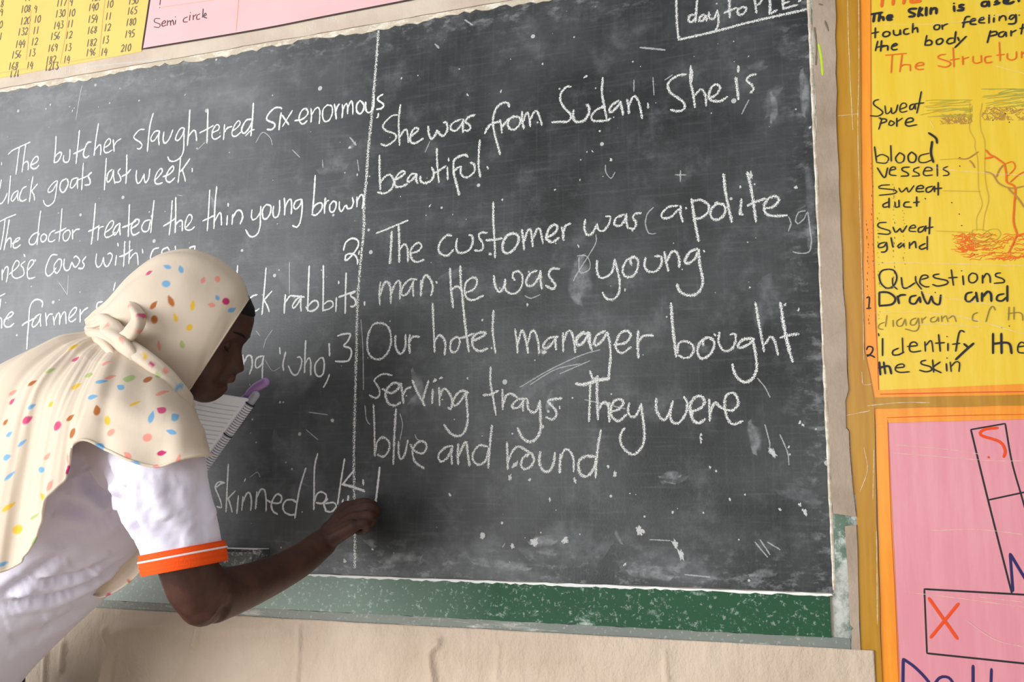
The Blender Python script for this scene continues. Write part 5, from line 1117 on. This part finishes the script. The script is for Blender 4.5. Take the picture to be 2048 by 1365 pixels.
# hood: rings from the face opening back to the bun
HR = [((497,598),(372,790),72,2.5), ((489,570),(366,797),79,2.4), ((470,546),(352,800),88,2.3), ((428,514),(322,792),96,2.2), ((375,501),(290,766),100,2.2), ((315,513),(256,725),96,2.1), ((258,556),(232,694),82,2.0), ((216,603),(214,678),56,2.0), ((186,632),(192,672),30,2.0), ((172,648),(176,662),8,2.0)]
hz = proj(HC)[0, 2]
rows = []
def camp(px, py, z): return CAM + R @ np.array([(px - CX) / FPX * z, (py - CY) / FPX * z, z])
nphi = 28
for (tx, ty), (bx, by), hw, ex_ in HR:
    T_ = np.array([tx, ty], float); B_ = np.array([bx, by], float); c = (T_ + B_) / 2; h = (T_ - B_) / 2; row = []
    # depth of the ring centre follows the head's own axis
    a_ = ((c[0] - 400) * .88 + (c[1] - 670) * .47); zc = hz + a_ * HK * .06
    for k in range(nphi):
        ph = 2 * math.pi * k / nphi; cp, sp_ = math.cos(ph), math.sin(ph); p = 2 / ex_
        q = c + h * math.copysign(abs(cp) ** p, cp); z = zc - hw * HK * math.copysign(abs(sp_) ** p, sp_)
        row.append(camp(q[0], q[1], z))
    rows.append(row)
G_ = dens(rows, 250, 400, True)
hc = G_.mean(axis=1, keepdims=True); nrm = G_ - hc; nrm /= np.maximum(np.linalg.norm(nrm, axis=2, keepdims=True), 1e-9)
for i in range(G_.shape[0]):
    t = i / (G_.shape[0] - 1)
    for j in range(G_.shape[1]):
        ph = 2 * math.pi * j / G_.shape[1]
        # soft folds gathering towards the bun, and pulled creases under the chin
        f = .0035 * max(0, t - .35) * 2.2 * math.sin(11 * ph + 5 * t + 1.3 * math.sin(3 * ph)) + .0022 * mnoise.noise(Vector((7 * t, 2.2 * math.cos(ph), 2.2 * math.sin(ph))))
        lowr = max(0, -math.cos(ph)) ** 2
        f += .0030 * lowr * math.sin(26 * t + 2 * math.sin(ph)) * min(1, t * 5)
        G_[i, j] += nrm[i, j] * f
grid_add(G_, True)
# turned hem round the face
hem_c = G_[0]; 
def rope(path, rad, n=14, step=.004, twist=0.0):
    P = crom(np.asarray(path, float), step); r = np.interp(np.linspace(0, 1, len(P)), np.linspace(0, 1, len(rad)), rad) if np.ndim(rad) else np.full(len(P), rad)
    T_ = np.gradient(P, axis=0); T_ /= np.linalg.norm(T_, axis=1)[:, None]; u = camdir(0, 0, -1); out = []
    for i in range(len(P)):
        u1 = u - T_[i] * T_[i].dot(u); u1 /= np.linalg.norm(u1); w = np.cross(T_[i], u1)
        th = np.linspace(0, 2 * np.pi, n, endpoint=False)
        rr = r[i] * (1 + .18 * np.sin(3 * th + twist * i / len(P) * 6.28)) if twist else r[i] * np.ones(n)
        out.append(P[i] + (np.cos(th) * rr)[:, None] * u1 + (np.sin(th) * rr)[:, None] * w)
    grid_add(np.array(out), True)
rope(np.vstack([hem_c, hem_c[:2]]), .0016, 10, .006)
# cape and long tail: columns from the throat, over the near shoulder, to the middle of the back and beyond
COLS = [ # (neck px,py,Y), (middle), (hem)
 ((380,806,-.315), (402,858,-.345), (420,908,-.37)),
 ((374,798,-.365), (398,850,-.42), (416,914,-.465)),
 ((350,776,-.395), (368,842,-.472), (366,921,-.502)),
 ((322,745,-.408), (330,832,-.490), (312,932,-.515)),
 ((292,718,-.412), (286,818,-.496), (264,924,-.520)),
 ((264,700,-.412), (240,802,-.496), (216,902,-.520)),
 ((244,690,-.408), (200,798,-.494), (174,888,-.520)),
 ((230,683,-.402), (172,806,-.492), (150,944,-.518)),
 ((220,678,-.396), (148,812,-.490), (112,1010,-.512)),
 ((212,674,-.388), (122,808,-.484), (76,1098,-.500)),
 ((206,670,-.378), (92,796,-.474), (32,1136,-.490)),
 ((200,667,-.368), (60,780,-.470), (-36,1148,-.500)),
 ((194,664,-.352), (30,764,-.455), (-120,1100,-.500)),
 ((190,661,-.335), (12,748,-.415), (-170,1000,-.470)),
 ((188,659,-.305), (4,742,-.32), (-190,900,-.33)),
 ((192,662,-.270), (15,756,-.21), (-155,930,-.16))]
A = []
for nk, md, hm in COLS:
    n0, m0, h0 = Q(*nk), Q(*md), Q(*hm)
    q1 = (n0 + m0) / 2; q2 = (m0 + h0) / 2
    A.append([n0, q1 + (q1 - (n0 + h0) / 2) * .12, m0, q2 + (m0 - (n0 + h0) / 2) * .10, h0])
A = np.swapaxes(np.array(A), 0, 1)                 # rows: neck..hem, cols: round the shoulder
G_ = dens(A, 280, 560)
nn = np.cross(np.gradient(G_, axis=0), np.gradient(G_, axis=1)); nn /= np.maximum(np.linalg.norm(nn, axis=2, keepdims=True), 1e-12)
if (nn * (CAM - G_)).sum(2).mean() < 0: nn = -nn
rsc = np.random.RandomState(3)
for i in range(G_.shape[0]):
    t = i / (G_.shape[0] - 1)
    for j in range(G_.shape[1]):
        u = j / (G_.shape[1] - 1) * 15
        tail = 1 / (1 + math.exp(-(u - 6.4) * 3)); w = min(1, t * 5) * (.55 + .45 * t)
        ph = u * 2.5 + .9 * mnoise.noise(Vector((u * .5, t * 1.5, 0)))
        f = tail * w * (.0045 * math.sin(ph * 1.25 + t * 1.6 + 2.2 * mnoise.noise(Vector((u * .35, t * 1.2, 3)))) + .0085 * mnoise.noise(Vector((u * 1.25, t * 1.1, 9))) + .003 * mnoise.noise(Vector((u * 3.2, t * 2, 5)))) + (1 - tail) * .0028 * w * math.sin(u * 2.4 + t * 4)
        f += .003 * mnoise.noise(Vector((u * .8, t * 4, 7)))
        # the tail lies over the cape: a step between the two
        st = 1 / (1 + math.exp(-(u - 5.9 + .5 * t) * 9)); f += .010 * st * min(1, t * 4) * (1 - .35 * max(0, u - 8) / 7)
        G_[i, j] += nn[i, j] * (f + .002)
grid_add(G_)
rope(G_[-1, :233], .0020, 8, .006)
rope(G_[-1, 237:], .0018, 8, .006)
# second end hanging in front of the chest, seen below the shirt
B2 = [[Q(302, 1050, -.29), Q(240, 1030, -.28)], [Q(298, 1108, -.29), Q(225, 1060, -.28)], [Q(285, 1140, -.29), Q(200, 1090, -.28)], [Q(250, 1172, -.29), Q(180, 1120, -.28)], [Q(208, 1194, -.29), Q(150, 1150, -.28)], [Q(185, 1192, -.29), Q(130, 1160, -.28)]]
G2 = dens(np.array(B2), 60, 30)
for i in range(60):
    for j in range(30): G2[i, j] += camdir(0, 0, -1) * .006 * math.sin(j * .5 + i * .06)
grid_add(G2)
# gathered rolls at the nape and round the throat
rope([Q(182, 664, -.33), Q(210, 676, -.40), Q(245, 690, -.418), Q(285, 716, -.424), Q(322, 748, -.420), Q(352, 780, -.408), Q(374, 806, -.378)], [.010, .015, .014, .012, .012, .013, .012], 16, .003, 1.5)
rope([Q(205, 628, -.37), Q(224, 660, -.41), Q(250, 690, -.43), Q(268, 716, -.43), Q(262, 730, -.425)], [.008, .013, .015, .012, .004], 16, .003, 2)
rope([Q(186, 655, -.30), Q(206, 684, -.40), Q(228, 716, -.435), Q(226, 724, -.43)], [.012, .015, .012, .003], 16, .003, 2)
rope([Q(262, 604, -.405), Q(276, 640, -.425), Q(262, 668, -.428), Q(230, 684, -.42)], [.004, .010, .011, .007], 14, .003, 1)
rope([Q(345, 790, -.40), Q(362, 806, -.39), Q(376, 812, -.365)], [.010, .013, .010], 14, .003, 1)
SCV = np.array(SCV)
# printed teardrops and spots, dyed into the cloth
CREAM = np.array(lin(228, 212, 192)[:3])
DC = dict(b=lin(128, 178, 216), p=lin(212, 84, 128), c=lin(242, 164, 146), r=lin(186, 112, 58), y=lin(238, 196, 72), g=lin(182, 198, 132), m=lin(204, 60, 118))
DOTS = """367,533,18,9,60,b;328,529,18,8,20,b;326,562,17,13,10,b;293,540,14,9,150,p;413,556,14,8,100,c;441,553,13,9,70,c;392,605,20,9,95,y;348,597,24,11,65,r;302,605,20,10,130,r;315,645,16,13,90,r;286,625,14,9,20,p;250,616,12,8,0,c;285,666,14,9,10,c;358,640,18,8,75,y;386,662,14,11,120,y;458,598,14,12,80,m;429,606,14,9,10,c;470,620,14,9,150,b;371,694,16,10,80,g;316,698,20,7,90,c;362,770,12,9,90,b;
264,751,20,13,0,g;302,753,14,11,0,r;318,743,14,8,40,g;310,722,14,7,40,m;290,705,18,7,60,y;172,744,20,9,170,g;195,757,22,7,175,b;236,768,18,9,20,b;152,688,20,9,160,y;146,712,18,8,160,p;105,735,18,8,160,g;146,766,20,10,150,y;178,788,22,9,170,b;197,814,20,13,70,r;135,829,20,9,145,r;107,846,24,16,160,p;138,861,20,14,120,r;208,835,18,12,60,y;96,803,14,9,140,y;63,807,16,8,150,b;47,834,22,14,150,p;12,862,18,9,150,b;5,838,16,9,140,r;18,798,16,9,140,p;
277,801,18,6,155,y;326,814,20,11,20,p;296,828,22,12,85,b;355,828,18,11,40,b;336,858,22,9,15,b;216,859,18,12,150,c;290,869,18,15,0,c;252,904,20,9,30,c;317,900,20,10,170,m;359,911,16,9,90,c;306,928,16,7,10,c;203,887,20,12,30,b;265,922,20,6,20,b;
90,907,24,9,145,c;129,912,20,12,60,c;129,947,18,12,110,m;92,965,22,12,120,c;6,910,20,12,160,b;76,934,16,11,0,b;80,990,22,12,40,y;14,1008,28,9,145,y;30,1053,22,16,160,y;62,1027,26,6,150,g;14,946,26,7,140,b;66,1087,20,7,130,g;10,1124,20,8,160,b;45,880,20,7,140,b;60,760,18,8,150,r;20,780,18,8,150,c;
228,748,16,7,160,c;205,720,14,7,150,c;262,1172,14,8,20,r;212,1185,12,7,170,p;236,672,16,8,60,c;210,645,14,8,150,c;440,590,12,7,60,b;336,735,14,8,60,c;330,780,16,8,160,c"""
colr = np.tile(CREAM, (len(SCV), 1))
SP = proj(SCV)
noi = np.array([mnoise.noise(Vector(p * 9)) for p in SCV])
colr *= (1 + .05 * noi)[:, None]
for d in DOTS.replace('\n', '').split(';'):
    x, y, L_, W_, an, cc = d.split(','); x, y, L_, W_, an = map(float, (x, y, L_, W_, an))
    mk = np.where((np.abs(SP[:, 0] - x) < 7) & (np.abs(SP[:, 1] - y) < 7))[0]
    if len(mk) == 0: continue
    c0 = SCV[mk[np.argmin(SP[mk, 2])]]; k = np.linalg.norm(c0 - CAM) / FPX
    th = math.radians(an); e1 = camdir(math.cos(th), math.sin(th), 0); e2 = camdir(-math.sin(th), math.cos(th), 0); e3 = camdir(0, 0, 1)
    rel = (SCV - c0) / k; u = rel @ e1 / (L_ / 2); v = rel @ e2 / (W_ / 2); z = np.abs(rel @ e3)
    taper = np.where(u < 0, 1 / np.clip(1 + .55 * u, .35, 1), 1.0) if L_ / W_ > 1.5 else 1.0
    dd = np.sqrt(u ** 2 + (v * taper) ** 2); a = np.clip((1.12 - dd) / .3, 0, 1) * (z < 22)
    colr = colr * (1 - a[:, None]) + np.array(DC[cc][:3]) * a[:, None]
# the same print on the sides the photograph does not show
rd = random.Random(11); vis = (SP[:, 0] > -15) & (((vnormals(SCV, SCF)) * (CAM - SCV)).sum(1) != 0)
cand = np.where(~(SP[:, 0] > -15) | (SP[:, 2] > 1.60))[0]
for k in range(90):
    c0 = SCV[cand[rd.randrange(len(cand))]]; d2 = np.sqrt(((SCV - c0) ** 2).sum(1)); a = np.clip((.0075 - d2) / .002, 0, 1)
    colr = colr * (1 - a[:, None]) + np.array(DC[rd.choice('bpcrygm')][:3]) * a[:, None]
m_, nt, b = newmat('printed_cream_voile'); g = NT(nt)
at = g.N.new('ShaderNodeAttribute'); at.attribute_name = 'print'; g.L.new(at.outputs['Color'], b.inputs['Base Color'])
b.inputs['Roughness'].default_value = .85; b.inputs['Specular IOR Level'].default_value = .15; b.inputs['Sheen Weight'].default_value = .15
bp = g.N.new('ShaderNodeBump'); bp.inputs['Strength'].default_value = .22; bp.inputs['Distance'].default_value = .003
g.L.new(g.noise(g.pos(45, 45, 22), 1.0, 4, .55), bp.inputs['Height']); g.L.new(bp.outputs['Normal'], b.inputs['Normal'])
tl = g.N.new('ShaderNodeBsdfTranslucent'); g.L.new(at.outputs['Color'], tl.inputs['Color'])
mx = g.N.new('ShaderNodeMixShader'); mx.inputs[0].default_value = .22; g.L.new(b.outputs[0], mx.inputs[1]); g.L.new(tl.outputs[0], mx.inputs[2])
g.L.new(mx.outputs[0], nt.nodes['Material Output'].inputs['Surface'])
so_ = mesh_obj('headscarf', SCV, SCF, m_, per, True, label='cream headscarf printed with coloured teardrops')
ca = so_.data.color_attributes.new('print', 'FLOAT_COLOR', 'POINT')
ca.data.foreach_set('color', np.hstack([colr, np.ones((len(colr), 1))]).astype(np.float32).ravel())
so = so_.modifiers.new('thickness', 'SOLIDIFY'); so.thickness = .0012; so.offset = -1

# ---------------------------------------------------------------- things held
M['chalkstick'] = plain('white_chalk_stick', lin(236, 234, 228), .9, .1)
ck = Solid(); ck.tube([Q(738, 1031, -.030), Q(752, 1016, -.0085)], [.0042, .0042], 14)
v, n_, f = ck.fuse(.0012, 2)
tag(mesh_obj('chalk_stick', v, f, M['chalkstick'], None, True, origin=Q(752, 1016, -.0085)), 'short white chalk stick held in the writing hand against the blackboard', 'chalk')

S0 = Q(507, 796, -.175); S1 = Q(408, 934, -.175); sd = S1 - S0; LL = np.linalg.norm(sd); sd /= LL
pg_dir = Q(430, 790, -.225) - S0; pg_dir -= sd * sd.dot(pg_dir) * .35; pg_dir /= np.linalg.norm(pg_dir)
pn = np.cross(sd, pg_dir); pn /= np.linalg.norm(pn)
if pn.dot(CAM - S0) < 0: pn = -pn
nbk = empty('notebook', tuple(S1), 'white spiral-bound notebook held open below the chin of the person in the headscarf', 'notebook')
M['page'] = plain('white_page', lin(250, 250, 252), .75, .3)
M['cover'] = plain('pale_grey_cover', lin(206, 206, 214), .5, .4)
def plate(name, off, th, wid, mat, u0=0.006, sag=.006):
    V = []; F = []; nu = 16
    for k in range(nu):
        u = u0 + (wid - u0) * k / (nu - 1); s_ = sag * math.sin(math.pi * k / (nu - 1) * .9)
        for (l, t) in ((.004, 0), (LL - .004, 0), (LL - .004, -th), (.004, -th)):
            V.append(S0 + sd * l + pg_dir * u + pn * (off + t + s_))
    for k in range(nu - 1):
        for q in range(4): F.append((k * 4 + q, k * 4 + (q + 1) % 4, (k + 1) * 4 + (q + 1) % 4, (k + 1) * 4 + q))
    F += [(0, 3, 2, 1), ((nu - 1) * 4, (nu - 1) * 4 + 1, (nu - 1) * 4 + 2, (nu - 1) * 4 + 3)]
    return mesh_obj(name, V, F, mat, nbk)
WD = .112
pg = plate('pages', .003, .005, WD, M['page'])
plate('back_cover', -.0025, .0012, WD + .003, M['cover'])
mb = MB(); rr = random.Random(9)
for k in range(15):
    l = .020 + k * .0085; u0, u1 = .014, WD - .012 - rr.choice((0, 0, .02, .04)); V = []; n = 14
    for q in range(n + 1):
        u = u0 + (u1 - u0) * q / n; s_ = .006 * math.sin(math.pi * (u - .006) / (WD - .006) * .9)
        for d in (0, .0011): V.append(S0 + sd * (l + d) + pg_dir * u + pn * (.0034 + s_))
    mb.add(V, [(2 * q, 2 * q + 1, 2 * q + 3, 2 * q + 2) for q in range(n)])
mb.build('printed_lines', plain('faint_print', lin(206, 206, 214), .8, .2), pg, label='faint grey lines of print')
# comb binding: spine rod coloured grey for the shade between its white rings
sp = Solid(); sp.tube([S0 + sd * -.006, S1 + sd * .004], [.0072, .0072], 24)
v, n_, f = sp.fuse(.0012, 1); bind = mesh_obj('spiral_binding', v, f, plain('shaded_plastic_rod', lin(176, 176, 186), .35, .5), nbk, True)
M['wire'] = plain('white_wire', lin(236, 236, 240), .3, .5); M['blackring'] = plain('black_ring', lin(30, 30, 34), .4, .4)
u1 = np.cross(sd, [0, 0, 1.0]); u1 /= np.linalg.norm(u1); u2 = np.cross(sd, u1)
def torus(mb, c, R0, r0, mi=0, n=28, k=8):
    V = []; F = []
    for i in range(n):
        t = 2 * math.pi * i / n; d = u1 * math.cos(t) + u2 * math.sin(t)
        for j in range(k):
            p = 2 * math.pi * j / k; V.append(c + d * (R0 + r0 * math.cos(p)) + sd * r0 * math.sin(p))
    for i in range(n):
        for j in range(k): F.append((i * k + j, i * k + (j + 1) % k, ((i + 1) % n) * k + (j + 1) % k, ((i + 1) % n) * k + j))
    mb.add(V, F, mi)
mb = MB(); c = .016
while c < LL:
    torus(mb, S0 + sd * c, .0080, .0015); c += .0046
mb.build('wire_coil', M['wire'], bind)
for l in (.0115, .076):
    mb = MB(); torus(mb, S0 + sd * l, .0086, .0013); mb.build('black_band', M['blackring'], bind, label='thin black band')
m_, nt, b = newmat('purple_cap'); b.inputs['Base Color'].default_value = lin(196, 150, 214); b.inputs['Roughness'].default_value = .25; b.inputs['Transmission Weight'].default_value = .25
pc = Solid(); pc.tube([Q(500, 788, -.172), Q(512, 776, -.172), Q(530, 765, -.172)], [.0078, .0082, .0080], 20, .004)
v, n_, f = pc.fuse(.0012, 2)
pe = empty('marker_pen', tuple(Q(500, 788, -.172)), 'short purple capped pen sticking out above the spiral of the notebook', 'pen')
mesh_obj('cap', v, f, m_, pe, True, label='purple cap')
pb = Solid(); pb.tube([Q(502, 786, -.172), Q(487, 798, -.172)], [.0052, .0052], 16); v, n_, f = pb.fuse(.0012, 2)
mesh_obj('barrel', v, f, plain('purple_barrel', lin(150, 120, 180), .35, .4), pe, True)
